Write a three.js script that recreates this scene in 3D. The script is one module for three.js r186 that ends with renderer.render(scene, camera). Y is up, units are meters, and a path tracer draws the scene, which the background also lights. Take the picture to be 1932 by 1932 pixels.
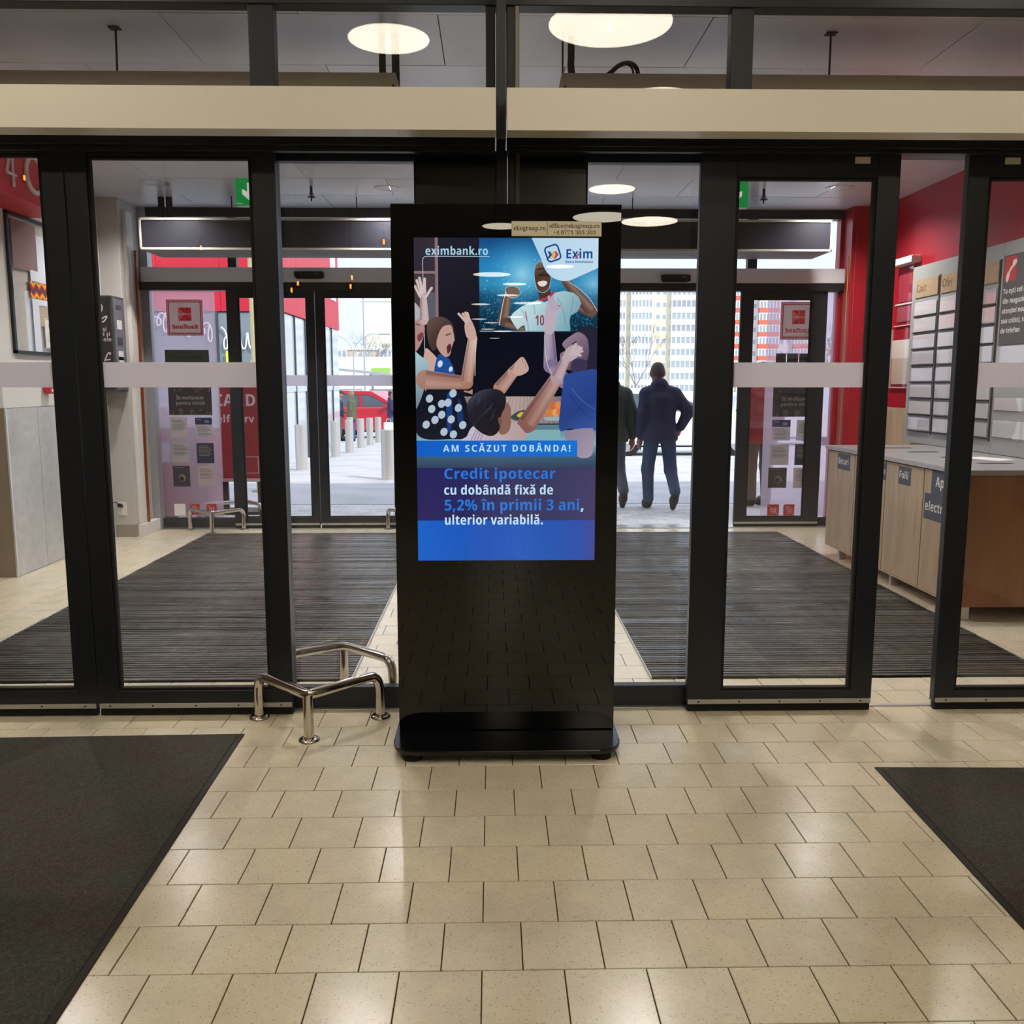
import * as THREE from 'three';
import { RoundedBoxGeometry } from 'three/addons/geometries/RoundedBoxGeometry.js';
import { mergeGeometries } from 'three/addons/utils/BufferGeometryUtils.js';
import { RectAreaLightUniformsLib } from 'three/addons/lights/RectAreaLightUniformsLib.js';

// ---------------------------------------------------------------- camera, sky, sun, exposure
const scene = new THREE.Scene();
const renderer = new THREE.WebGLRenderer({ antialias: true });
renderer.toneMapping = THREE.LinearToneMapping;
renderer.toneMappingExposure = 1.0;
renderer.shadowMap.enabled = true;
RectAreaLightUniformsLib.init();

const camera = new THREE.PerspectiveCamera(2 * Math.atan(966 / 1720) * 180 / Math.PI, 1, 0.05, 600);
camera.position.set(0, 1.413, 0);
camera.rotation.order = 'YXZ';
camera.rotation.set(-Math.atan(242 / 1720), -1.2 * Math.PI / 180, 0);
scene.add(camera);

scene.background = new THREE.Color().setRGB(1.08, 1.27, 1.54);      // bright hazy daylight sky

const sun = new THREE.DirectionalLight(new THREE.Color().setRGB(1, 0.95, 0.86), 3.4);
sun.name = 'sun';
sun.position.set(34, 40, 22); sun.target.position.set(0, 0, -14);
sun.castShadow = true; sun.shadow.radius = 4; sun.shadow.mapSize.set(2048, 2048);
Object.assign(sun.shadow.camera, { left: -60, right: 60, top: 60, bottom: -60, near: 1, far: 400 });
scene.add(sun, sun.target);

const LAMP = new THREE.Color().setRGB(1.0, 0.905, 0.72);           // warm white hall lamps
const LAMP_GLOW = 12, LAMP_CANDELA = 0.16;

// ---------------------------------------------------------------- helpers
let seed = 7;
const rnd = () => { seed = (seed * 1664525 + 1013904223) >>> 0; return seed / 4294967296; };
const rr = (a, b) => a + (b - a) * rnd();
const PI = Math.PI;

const used = new Map();
function numbered(name) {
  const n = used.get(name) ?? 0; used.set(name, n + 1);
  return n ? name + '_' + String(n).padStart(3, '0') : name;
}
function shade(o) { o.castShadow = true; o.receiveShadow = true; return o; }
function thing(name, label, category, pos = [0, 0, 0], group, turn = 0) {
  const g = new THREE.Group(); g.name = numbered(name); g.position.set(...pos); g.rotation.y = turn;
  g.userData = { label, category }; if (group) g.userData.group = group;
  scene.add(g); return g;
}
function struct(name, label, pos = [0, 0, 0]) {
  const g = new THREE.Group(); g.name = name; g.position.set(...pos);
  g.userData = { label, category: name.split('_')[0], kind: 'structure' }; scene.add(g); return g;
}
function part(parent, name, geo, mat, pos, rot) {
  const m = shade(new THREE.Mesh(Array.isArray(geo) ? merged(geo) : geo, mat)); m.name = name;
  if (pos) m.position.set(...pos); if (rot) m.rotation.set(...rot);
  parent.add(m); return m;
}
function merged(list) {
  return mergeGeometries(list.map((g) => { const h = g.index ? g.toNonIndexed() : g.clone(); for (const k of Object.keys(h.attributes)) if (!['position', 'normal', 'uv'].includes(k)) h.deleteAttribute(k); return h; }));
}
function copyOf(src, pos, label, group, turn) {
  const c = src.clone(); c.name = numbered(src.name.replace(/_\d\d\d$/, '')); c.userData = { ...src.userData };
  if (label) c.userData.label = label; if (group) c.userData.group = group;
  c.position.set(...pos); if (turn !== undefined) c.rotation.y = turn; scene.add(c); return c;
}
// box between two corners, with metre uv and a small rounded edge
function metreUV(g, k = 1) {
  const p = g.attributes.position, n = g.attributes.normal, uv = new Float32Array(p.count * 2);
  for (let i = 0; i < p.count; i++) {
    const ax = Math.abs(n.getX(i)), ay = Math.abs(n.getY(i)), az = Math.abs(n.getZ(i));
    const [u, v] = ay >= ax && ay >= az ? [p.getX(i), p.getZ(i)] : ax >= az ? [p.getZ(i), p.getY(i)] : [p.getX(i), p.getY(i)];
    uv[2 * i] = u * k; uv[2 * i + 1] = v * k;
  }
  g.setAttribute('uv', new THREE.BufferAttribute(uv, 2)); return g;
}
function bx(x0, x1, y0, y1, z0, z1, r = 0, k = 1) {
  const w = Math.abs(x1 - x0), h = Math.abs(y1 - y0), d = Math.abs(z1 - z0);
  const g = r ? new RoundedBoxGeometry(w, h, d, 2, Math.min(r, w / 2.1, h / 2.1, d / 2.1)) : new THREE.BoxGeometry(w, h, d);
  g.translate((x0 + x1) / 2, (y0 + y1) / 2, (z0 + z1) / 2);
  return metreUV(g, k);
}
const V = (x, y, z) => new THREE.Vector3(x, y, z);
function tube(pts, r, seg = 24, rad = 10, closed = false, tension = 0.5) {
  return new THREE.TubeGeometry(new THREE.CatmullRomCurve3(pts.map((p) => V(...p)), closed, 'catmullrom', tension), seg, r, rad, closed);
}
function rod(a, b, r, rad = 10, r2 = r) {
  const A = V(...a), B = V(...b), g = new THREE.CylinderGeometry(r2, r, A.distanceTo(B), rad);
  g.applyQuaternion(new THREE.Quaternion().setFromUnitVectors(V(0, 1, 0), B.clone().sub(A).normalize()));
  return g.translate((A.x + B.x) / 2, (A.y + B.y) / 2, (A.z + B.z) / 2);
}
const lathe = (pts, seg = 24) => new THREE.LatheGeometry(pts.map((p) => new THREE.Vector2(...p)), seg);

// smooth value noise
const NP = new Uint8Array(512); { const q = Array.from({ length: 256 }, (_, i) => i); for (let i = 255; i > 0; i--) { const j = Math.floor(rnd() * (i + 1)); [q[i], q[j]] = [q[j], q[i]]; } for (let i = 0; i < 512; i++) NP[i] = q[i & 255]; }
function vnoise(x, y, per) {
  const xi = Math.floor(x), yi = Math.floor(y), fx = x - xi, fy = y - yi, w = (a) => ((a % per) + per) % per;
  const h = (a, b) => NP[NP[w(a) & 255] + (w(b) & 255)] / 255, s = fx * fx * (3 - 2 * fx), t = fy * fy * (3 - 2 * fy);
  return (h(xi, yi) * (1 - s) + h(xi + 1, yi) * s) * (1 - t) + (h(xi, yi + 1) * (1 - s) + h(xi + 1, yi + 1) * s) * t;
}
function dataTex(w, h, fn, srgb = true) {
  const d = new Uint8Array(w * h * 4);
  for (let y = 0; y < h; y++) for (let x = 0; x < w; x++) {
    const c = fn(x / w, y / h), o = (y * w + x) * 4;
    for (let k = 0; k < 3; k++) d[o + k] = Math.max(0, Math.min(255, Array.isArray(c) ? c[k] : c));
    d[o + 3] = 255;
  }
  const t = new THREE.DataTexture(d, w, h); t.magFilter = THREE.LinearFilter; t.minFilter = THREE.LinearMipmapLinearFilter; t.generateMipmaps = true;
  t.wrapS = t.wrapT = THREE.RepeatWrapping; if (srgb) t.colorSpace = THREE.SRGBColorSpace; t.needsUpdate = true; return t;
}
function canvasTex(w, h, draw) {
  const c = document.createElement('canvas'); c.width = w; c.height = h;
  draw(c.getContext('2d'), w, h);
  const t = new THREE.CanvasTexture(c); t.colorSpace = THREE.SRGBColorSpace; t.anisotropy = 8; return t;
}
function rep(t, u, v, ou = 0, ov = 0) { const c = t.clone(); c.repeat.set(u, v); c.offset.set(ou, ov); c.needsUpdate = true; return c; }

const M = (color, roughness = 0.6, metalness = 0, more = {}) => new THREE.MeshStandardMaterial({ color, roughness, metalness, ...more });
const MP = (color, roughness = 0.6, metalness = 0, more = {}) => new THREE.MeshPhysicalMaterial({ color, roughness, metalness, ...more });

// ---------------------------------------------------------------- textures and materials
const fineBump = dataTex(128, 128, () => 128 + 60 * (rnd() - 0.5), false);
const speck = (base, blobs, strength) => {
  const cells = Array.from({ length: blobs }, () => [rnd(), rnd(), rr(0.003, 0.008), rr(0.5, 1)]);
  const grid = new Map(); for (const c of cells) { const k = Math.floor(c[0] * 32) + ',' + Math.floor(c[1] * 32); (grid.get(k) ?? grid.set(k, []).get(k)).push(c); }
  return dataTex(512, 512, (u, v) => {
    let s = 0; const a = Math.floor(u * 32), b = Math.floor(v * 32);
    for (let i = -1; i < 2; i++) for (let j = -1; j < 2; j++) for (const c of grid.get(((a + i + 32) % 32) + ',' + ((b + j + 32) % 32)) ?? []) {
      let dx = Math.abs(u - c[0]), dy = Math.abs(v - c[1]); dx = Math.min(dx, 1 - dx); dy = Math.min(dy, 1 - dy);
      const q = Math.hypot(dx, dy) / c[2]; if (q < 1) s = Math.max(s, c[3] * (1 - q));
    }
    const n = vnoise(u * 6, v * 6, 6) * 10 + vnoise(u * 40, v * 40, 40) * 7 - 8;
    return base.map((x, k) => x + n * (k === 2 ? 0.8 : 1) - s * strength * (k === 0 ? 0.8 : 1));
  });
};
const tileTex = speck([212, 203, 182], 620, 78);
const tileMats = [[0, 0, '#ffffff'], [0.37, 0.61, '#fdfaf6'], [0.71, 0.2, '#fffcf8'], [0.13, 0.83, '#fbf9f4'], [0.55, 0.45, '#fdf9f4']].map(([a, b, c]) =>
  MP(c, 0.21, 0, { specularIntensity: 0.85, map: rep(tileTex, 2.5, 2.5, a, b), bumpMap: rep(fineBump, 9, 9), bumpScale: 0.00018 }));
const groutMat = M('#42321f', 0.95);
const woodTex = dataTex(256, 512, (u, v) => {
  const g = vnoise(u * 24 + vnoise(u * 4, v * 3, 4) * 2, v * 5, 24) * 20 + vnoise(u * 90, v * 10, 90) * 12 + vnoise(u * 3, v * 5, 3) * 12 - 22;
  return [188 + g, 166 + g, 137 + g * 0.9];
});
const woodMat = M('#ffffff', 0.5, 0, { map: rep(woodTex, 1.1, 0.8) });
const brownTex = dataTex(256, 512, (u, v) => {
  const g = vnoise(u * 18 + vnoise(u * 3, v * 2, 3) * 2, v * 3, 18) * 22 + vnoise(u * 80, v * 8, 80) * 9 + vnoise(u * 3, v * 3, 3) * 18 - 24;
  return [132 + g, 84 + g * 0.8, 50 + g * 0.6];
});
const brownMat = MP('#ffffff', 0.28, 0, { map: rep(brownTex, 0.9, 0.7) });
const frameMat = M('#1a1e26', 0.36, 0.1);
const frameMat2 = M('#20242c', 0.42, 0.1);
const rubberMat = M('#0c0c0d', 0.8);
const coverMat = M('#e6dfd2', 0.42, 0.05);
const coverEdge = M('#bdb4a4', 0.45, 0.2);
const greyCover = M('#e4e4e9', 0.45, 0);
const aluMat = M('#b9b8b6', 0.35, 0.75);
const steelMat = M('#cfc9c0', 0.14, 1);
const brushedMat = M('#c9c9c6', 0.34, 0.9);
const blackPlastic = M('#0b0b0d', 0.22);
const glassMat = MP('#ffffff', 0, 0, { transmission: 1, thickness: 0, ior: 1.5 });
const filmMat = MP('#f1eef3', 0.96, 0, { transmission: 0.8, thickness: 0 });
const frostMat = MP('#f2eaf0', 0.53, 0, { transmission: 1, thickness: 0, ior: 1.3 });
const whiteWall = M('#e2dfda', 0.85, 0, { bumpMap: rep(fineBump, 6, 6), bumpScale: 0.0002 });
const greyWall = M('#bdb9b4', 0.85, 0, { bumpMap: rep(fineBump, 6, 6), bumpScale: 0.0002 });
const redWall = MP('#a51f2c', 0.34);
const redPaint = M('#c81a2c', 0.45);
const concreteTex = dataTex(256, 256, (u, v) => 166 + vnoise(u * 5, v * 5, 5) * 26 + vnoise(u * 30, v * 30, 30) * 14 + (rnd() - 0.5) * 12);
const paperMat = M('#e8e4e2', 0.8);
const darkInfill = M('#14161c', 0.2);
const lampMat = M('#fff6e6', 0.6, 0, { emissive: LAMP, emissiveIntensity: LAMP_GLOW });
const bulbGlow = M('#ffd9a0', 0.5, 0, { emissive: new THREE.Color().setRGB(1, 0.62, 0.2), emissiveIntensity: 26 });

function fitText(c, s, x, y, w, font) { c.font = font; const m = c.measureText(s).width; c.save(); c.translate(x, y); c.scale(w / m, 1); c.fillText(s, 0, 0); c.restore(); }
const printMat = (w, h, draw, rough = 0.6) => M('#ffffff', rough, 0, { map: canvasTex(w, h, draw) });
// vinyl and paper stuck on a window: a little daylight comes through
const vinylMat = (w, h, draw) => MP('#ffffff', 0.9, 0, { map: canvasTex(w, h, draw), transmission: 0.68, thickness: 0 });
// a thin printed sheet facing +z; its rim is paper, its face carries the print
function sheet(parent, name, w, h, mat, pos, rot, t = 0.0012) {
  const g = new THREE.BoxGeometry(w, h, t); return part(parent, name, g, mat, pos, rot);
}
// ---------------------------------------------------------------- floors
function bevelTile(w, d, h, b) {            // slab with a bevelled upper rim, 18 triangles
  const ring = (s, y) => [[-w / 2 + s, y, -d / 2 + s], [w / 2 - s, y, -d / 2 + s], [w / 2 - s, y, d / 2 - s], [-w / 2 + s, y, d / 2 - s]];
  const a = ring(0, 0), m = ring(0, h - b), t = ring(b, h), pos = [], uv = [];
  const quad = (p, q, r, s) => { for (const v of [p, s, r, p, r, q]) { pos.push(...v); uv.push(v[0], v[2]); } };
  for (let i = 0; i < 4; i++) { const j = (i + 1) % 4; quad(a[j], a[i], m[i], m[j]); quad(m[j], m[i], t[i], t[j]); }
  quad(t[0], t[1], t[2], t[3]);
  const g = new THREE.BufferGeometry(); g.setAttribute('position', new THREE.Float32BufferAttribute(pos, 3)); g.setAttribute('uv', new THREE.Float32BufferAttribute(uv, 2)); g.computeVertexNormals(); return g;
}
const S = 0.2004, tileGeo = bevelTile(S - 0.0032, S - 0.0032, 0.012, 0.0012);
const tileGeoEdge = bevelTile(S - 0.0032, S / 2 - 0.0032, 0.012, 0.0012);
const floor = struct('floor', 'cream speckled square floor tiles laid in offset rows in the hall');
part(floor, 'screed', bx(-7, 7, -0.2, -0.0035, -3.86, 42), groutMat);
const floor2 = struct('floor_vestibule', 'cream floor tiles around the ribbed mats between the two door fronts');
part(floor2, 'screed', bx(-6, 4.2, -0.2, -0.0035, -9.02, -3.86), groutMat);
function rowOf(parent, r, x0, x1, keep, bucket) {
  // row r: rows run along x; the row line r=0 is at z = -2.042, odd rows are shifted by half a tile
  const z = -2.042 - S * (r - 0.5), off = 0.07 + (((r % 2) + 2) % 2 ? 0 : S / 2);
  const i0 = Math.floor((x0 - off) / S), i1 = Math.ceil((x1 - off) / S);
  for (let i = i0; i < i1; i++) {
    const x = off + (i + 0.5) * S, hide = keep && !keep(x, z);
    const y = -0.012 + rr(-0.0004, 0.0004), rot = [rr(-0.0012, 0.0012), 0, rr(-0.0012, 0.0012)], turn = Math.floor(rnd() * 4);
    const mat = tileMats[Math.floor(rnd() * tileMats.length)];
    if (hide) bucket.push(tileGeo.clone().translate(x, y, z));
    else part(parent, 'tile', tileGeo, mat, [x, y, z], [rot[0], turn * PI / 2, rot[2]]);
  }
}
{ // hall: the tiles in the picture one by one, the others joined
  const rest = [];
  const seen = (x, z) => { const m = 0.19; return z < -1.78 && Math.abs(x + z * 0.021) < -z * 0.566 + m && !(x < -1.25 - (z + 3.5) * 0.06 && z > -3.45 && x < -1.08) && !(x > 1.55 && z > -3.05); };
  for (let r = -27; r <= 9; r++) rowOf(floor, r, -3.2, 3.2, seen, rest);
  const o = part(floor, 'tile_field', rest, tileMats[0]); o.userData.kind = 'stuff';
  // beyond the joined tiles the hall floor goes on as one polished surface
  part(floor, 'floor_slab', bx(-7, 7, -0.012, -0.0005, 3.5, 42), tileMats[1]);
  part(floor, 'floor_slab', [bx(-7, -3.3, -0.012, -0.0005, -3.8, 3.5), bx(3.3, 7, -0.012, -0.0005, -3.8, 3.5)], tileMats[1]);
}
{ // vestibule
  const rest = [];
  const shown = (x, z) => !(x > -2.75 && x < -0.66 && z < -4.2 && z > -8.58) && !(x > 0.74 && x < 2.75 && z < -4.2 && z > -8.58) && x > -3.55 && x < 3.6 && !(x > 2.95 && z > -7.4) && !(x < -2.9 && z > -5.6) && !(x > -0.5 && x < 0.55 && z < -5.6);
  for (let r = 10; r <= 34; r++) rowOf(floor2, r, -3.6, 3.7, shown, rest);
  const o = part(floor2, 'tile_field', rest, tileMats[0]); o.userData.kind = 'stuff';
}
// ---------------------------------------------------------------- ribbed entrance mats
{
  const ribTex = dataTex(512, 64, (u, v) => { const n = vnoise(u * 60, v * 6, 60) * 34 + (rnd() - 0.5) * 40 + vnoise(u * 9, v * 2, 9) * 30; const k = rnd() > 0.997 ? 110 : 0; return [42 + n + k, 39 + n + k, 37 + n * 0.97 + k]; });
  const ribMats = [[0, 0.42], [0.3, 0.3], [0.6, 0.55], [0.45, 0.24]].map(([o, r]) => M('#d2d2d2', r, 0.1, { map: rep(ribTex, 0.5, 4, o, o) }));
  const base = M('#0e0d0c', 0.9);
  const mat = (x0, x1, label) => {
    const t = thing('entrance_mat', label, 'mat', [(x0 + x1) / 2, 0, -6.4], 'ribbed entrance mats');
    const w = x1 - x0, d = 4.34, n = 114, p = d / n;
    part(t, 'tray', bx(-w / 2, w / 2, -0.003, 0.004, -d / 2, d / 2), base);
    part(t, 'edge_strip', [bx(-w / 2 - 0.006, -w / 2, -0.003, 0.012, -d / 2, d / 2), bx(w / 2, w / 2 + 0.006, -0.003, 0.012, -d / 2, d / 2)], aluMat);
    const g = bx(-w / 2, w / 2, 0, 0.009, -p * 0.36, p * 0.36, 0.004);
    for (let i = 0; i < n; i++) part(t, 'rib', g, ribMats[Math.floor(rnd() * 4)], [0, 0.0035 + rr(0, 0.0016), -d / 2 + (i + 0.5) * p], [rr(-0.11, 0.11), 0, rr(-0.0006, 0.0006)]);
  };
  mat(-2.7, -0.685, 'dark ribbed entrance mat behind the closed glass doors');
  mat(0.765, 2.72, 'dark ribbed entrance mat beside the wooden recycling counter');
}
// ---------------------------------------------------------------- hall carpets
{
  const cTex = dataTex(512, 512, (u, v) => {
    const n = vnoise(u * 7, v * 7, 7) * 0.6 + vnoise(u * 22, v * 22, 22) * 0.4, f = (rnd() - 0.5) * 26 + vnoise(u * 160, v * 160, 160) * 26, l = rnd() > 0.9993 ? 90 : 0;
    return [58 + f + n * 16 - 18 + l, 58 + f + (1 - n) * 7 - 16 + l, 54 + f - 15 + l];
  });
  const cBump = dataTex(256, 256, () => rnd() * 255, false);
  const pile = M('#ffffff', 0.97, 0, { map: rep(cTex, 1.2, 1.2), bumpMap: rep(cBump, 3, 3), bumpScale: 0.003 }), rim = M('#2b2522', 0.8);
  const carpet = (x0, x1, z0, z1, label) => {
    const t = thing('door_mat', label, 'mat', [(x0 + x1) / 2, 0, (z0 + z1) / 2], 'charcoal carpet mats in the hall'), w = x1 - x0, d = z1 - z0;
    part(t, 'pile', bx(-w / 2 + 0.02, w / 2 - 0.02, 0.0, 0.009, -d / 2 + 0.02, d / 2 - 0.02, 0.004), pile);
    part(t, 'rubber_edge', [bx(-w / 2, w / 2, 0, 0.005, -d / 2, -d / 2 + 0.024, 0.002), bx(-w / 2, w / 2, 0, 0.005, d / 2 - 0.024, d / 2, 0.002), bx(-w / 2, -w / 2 + 0.024, 0, 0.005, -d / 2 + 0.022, d / 2 - 0.022, 0.002), bx(w / 2 - 0.024, w / 2, 0, 0.005, -d / 2 + 0.022, d / 2 - 0.022, 0.002)], rim);
    return t;
  };
  carpet(-3.0, -0.985, -3.545, -0.9, 'charcoal carpet mat in front of the closed doors by the steel rail').rotation.y = 0.021;
  carpet(1.378, 3.4, -3.16, -0.9, 'charcoal carpet mat in front of the half open sliding doors').rotation.y = -0.03;
}
// ---------------------------------------------------------------- hall shell
{
  const hallWall = M('#bdb5a8', 0.9), hallCeil = M('#c8c4bc', 0.9);
  const w1 = struct('wall_left', 'plain left wall of the long shopping hall'); part(w1, 'wall_face', bx(-7.2, -7, 0, 4.4, -3.9, 42), hallWall);
  const w2 = struct('wall_right', 'plain right wall of the long shopping hall'); part(w2, 'wall_face', bx(7, 7.2, 0, 4.4, -3.9, 42), hallWall);
  const w3 = struct('wall_back', 'far end wall of the long shopping hall'); part(w3, 'wall_face', bx(-7.2, 7.2, 0, 4.4, 42, 42.2), hallWall);
  const c = struct('ceiling', 'high pale ceiling of the shopping hall'); part(c, 'slab', bx(-7.2, 7.2, 4.3, 4.6, -3.95, 42.2), hallCeil);
  const w4 = struct('wall_front', 'wall around and above the inner glass door front');
  part(w4, 'wall_face', bx(-7.2, 7.2, 2.97, 4.3, -3.95, -3.83), M('#8f8a82', 0.8));
  part(w4, 'wall_face', bx(-7.2, -3.42, 0, 2.97, -3.95, -3.83), hallWall);
  part(w4, 'wall_face', bx(3.5, 7.2, 0, 2.97, -3.95, -3.83), hallWall);
}
// ---------------------------------------------------------------- inner door front
const IZ = -3.81;                                        // middle plane of the sliding leaves
function leaf(name, label, x0, x1, z, o) {
  const { gx0, gx1, gy0, gy1, y1, y0 = 0.036, mat = frameMat, band = true, strip = true, cut = 0 } = o, t = 0.042;
  const cx = (x0 + x1) / 2, d = struct(name, label, [cx, 0, z]), L = (a) => a - cx;
  part(d, 'stile', bx(L(x0), L(gx0), y0, y1, -t / 2, t / 2, 0.004), mat);
  part(d, 'stile', bx(L(gx1), L(x1), y0, y1, -t / 2, t / 2, 0.004), mat);
  part(d, 'rail', bx(L(gx0) - 0.002, L(gx1) + 0.002, gy1, y1, -t / 2, t / 2, 0.004), mat);
  part(d, 'rail', bx(L(gx0) - 0.002, L(gx1) + 0.002, y0, gy0, -t / 2, t / 2, 0.004), mat);
  part(d, 'pane', bx(L(gx0) - 0.003, L(gx1) + 0.003, gy0 - 0.003, gy1 + 0.003, -0.003, 0.003), glassMat);
  const b = 0.012, e = t / 2 - 0.006;
  part(d, 'glazing_bead', [bx(L(gx0), L(gx0) + b, gy0, gy1, -e, e, 0.003), bx(L(gx1) - b, L(gx1), gy0, gy1, -e, e, 0.003), bx(L(gx0) + b, L(gx1) - b, gy1 - b, gy1, -e, e, 0.003), bx(L(gx0) + b, L(gx1) - b, gy0, gy0 + b, -e, e, 0.003)], rubberMat);
  if (band) { const f = part(d, 'film_band', bx(L(gx0) + b, L(gx1) - b, 1.398, 1.5, 0.0032, 0.0042), filmMat); f.userData.label = 'milky white film band'; }
  if (strip) {
    const zz = t / 2 + 0.001, s = part(d, 'kick_strip', bx(L(x0) + 0.004, L(x1) - 0.004, 0.036, 0.057, zz - 0.001, zz + 0.006, 0.002), aluMat); s.userData.label = 'screwed aluminium strip';
    const n = 5; for (let i = 0; i < n; i++) part(s, 'screw', new THREE.CylinderGeometry(0.004, 0.004, 0.003, 8), rubberMat, [L(x0) + 0.05 + i * (x1 - x0 - 0.1) / (n - 1), 0.047, zz + 0.006], [PI / 2, 0, 0]);
    part(d, 'brush_seal', bx(L(x0) + 0.004, L(x1) - 0.004, 0.002, 0.037, -0.012, 0.018, 0.003), rubberMat);
  }
  return d;
}
function fixedPane(name, label, x0, x1, z, o) {
  const { gx0, gx1, gy0, gy1, y1 } = o, t = 0.05, cx = (x0 + x1) / 2, w = struct(name, label, [cx, 0, z]), L = (a) => a - cx;
  part(w, 'post', bx(L(x0), L(gx0), 0, y1, -t / 2, t / 2, 0.003), frameMat2); part(w, 'post', bx(L(gx1), L(x1), 0, y1, -t / 2, t / 2, 0.003), frameMat2);
  part(w, 'rail', bx(L(gx0) - 0.002, L(gx1) + 0.002, 0.0, gy0, -t / 2, t / 2, 0.003), frameMat2); part(w, 'rail', bx(L(gx0) - 0.002, L(gx1) + 0.002, gy1, y1, -t / 2, t / 2, 0.003), frameMat2);
  part(w, 'pane', bx(L(gx0) - 0.003, L(gx1) + 0.003, gy0 - 0.003, gy1 + 0.003, -0.003, 0.003), glassMat);
  return w;
}
const doorA = leaf('door_1', 'closed sliding glass door leaf beside the white panelled wall', -2.53, -1.696, IZ, { gx0: -2.44, gx1: -1.783, gy0: 0.115, gy1: 2.312, y1: 2.36 });
const doorB = leaf('door_2', 'closed sliding glass door leaf behind the bent steel rail', -1.69, -0.862, IZ, { gx0: -1.604, gx1: -0.957, gy0: 0.112, gy1: 2.305, y1: 2.36 });
const doorC = leaf('door_3', 'half open sliding glass door leaf with a small white sticker on its top rail', 0.838, 1.645, IZ, { gx0: 0.985, gx1: 1.553, gy0: 0.094, gy1: 2.236, y1: 2.33 });
part(doorC, 'inner_edge', bx(0.985 - 1.2415, 1.004 - 1.2415, 0.094, 2.236, -0.045, -0.018, 0.003), M('#6b6154', 0.5, 0.3));
const doorD = leaf('door_4', 'half open sliding glass door leaf before the wooden recycling counter', 1.921, 2.73, IZ, { gx0: 2.008, gx1: 2.63, gy0: 0.09, gy1: 2.24, y1: 2.33 });
const stickerM = M('#e6dfcf', 0.7);
part(doorC, 'sticker', bx(0.215, 0.277, 2.288, 2.314, 0.021, 0.0222), stickerM);
part(doorD, 'sticker', bx(-0.26, -0.198, 2.288, 2.314, 0.021, 0.0222), stickerM);
fixedPane('window_1', 'fixed narrow glass panel between the closed doors and the screen totem', -0.93, -0.315, -3.885, { gx0: -0.87, gx1: -0.318, gy0: 0.098, gy1: 2.304, y1: 2.36 });
fixedPane('window_2', 'fixed narrow glass panel between the screen totem and the half open door', 0.386, 0.93, -3.885, { gx0: 0.39, gx1: 0.87, gy0: 0.096, gy1: 2.304, y1: 2.36 });
fixedPane('window_3', 'fixed glass panel at the left end of the inner door front', -3.42, -2.47, -3.885, { gx0: -3.36, gx1: -2.53, gy0: 0.098, gy1: 2.304, y1: 2.36 });
fixedPane('window_4', 'fixed glass panel at the right end of the inner door front', 2.55, 3.5, -3.885, { gx0: 2.61, gx1: 3.44, gy0: 0.098, gy1: 2.304, y1: 2.36 });
{
  const p = struct('wall_infill', 'dark infill panel and posts behind the screen totem', [0, 0, -3.885]);
  part(p, 'panel', bx(-0.317, 0.018, 0, 2.35, -0.02, 0.01), darkInfill); part(p, 'panel', bx(0.112, 0.388, 0, 2.35, -0.02, 0.01), darkInfill);
  const cp = struct('trim_5', 'dark centre post between the two operator covers', [0, 0, -3.885]); part(cp, 'post', bx(0.017, 0.053, 2.33, 2.98, -0.05, 0.27, 0.004), frameMat2);
  part(p, 'post', bx(0.016, 0.06, 0, 2.34, -0.03, 0.06, 0.003), frameMat2);
  part(p, 'post', bx(0.064, 0.092, 0, 2.35, -0.03, 0.06, 0.003), frameMat); part(p, 'paler_strip', bx(0.093, 0.112, 0, 2.35, -0.03, 0.035, 0.003), M('#6d665c', 0.45, 0.3));  // narrow paler strip along the centre posts
  const h = struct('trim_1', 'dark header profile over the inner doors', [0, 0, 0]);
  part(h, 'header', bx(-3.42, 0.012, 2.335, 2.49, -3.93, -3.735, 0.003), frameMat); part(h, 'header', bx(0.06, 3.5, 2.335, 2.49, -3.93, -3.735, 0.003), frameMat);
  part(h, 'soffit_lip', bx(-3.42, 0.012, 2.318, 2.34, -3.79, -3.76, 0.002), frameMat2); part(h, 'soffit_lip', bx(0.06, 3.5, 2.322, 2.34, -3.79, -3.76, 0.002), frameMat2);
  const tr = struct('trim_2', 'aluminium floor track under the inner doors'); part(tr, 'track', bx(-3.4, 3.48, -0.004, 0.006, -3.86, -3.835, 0.002), brushedMat);
}
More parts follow.
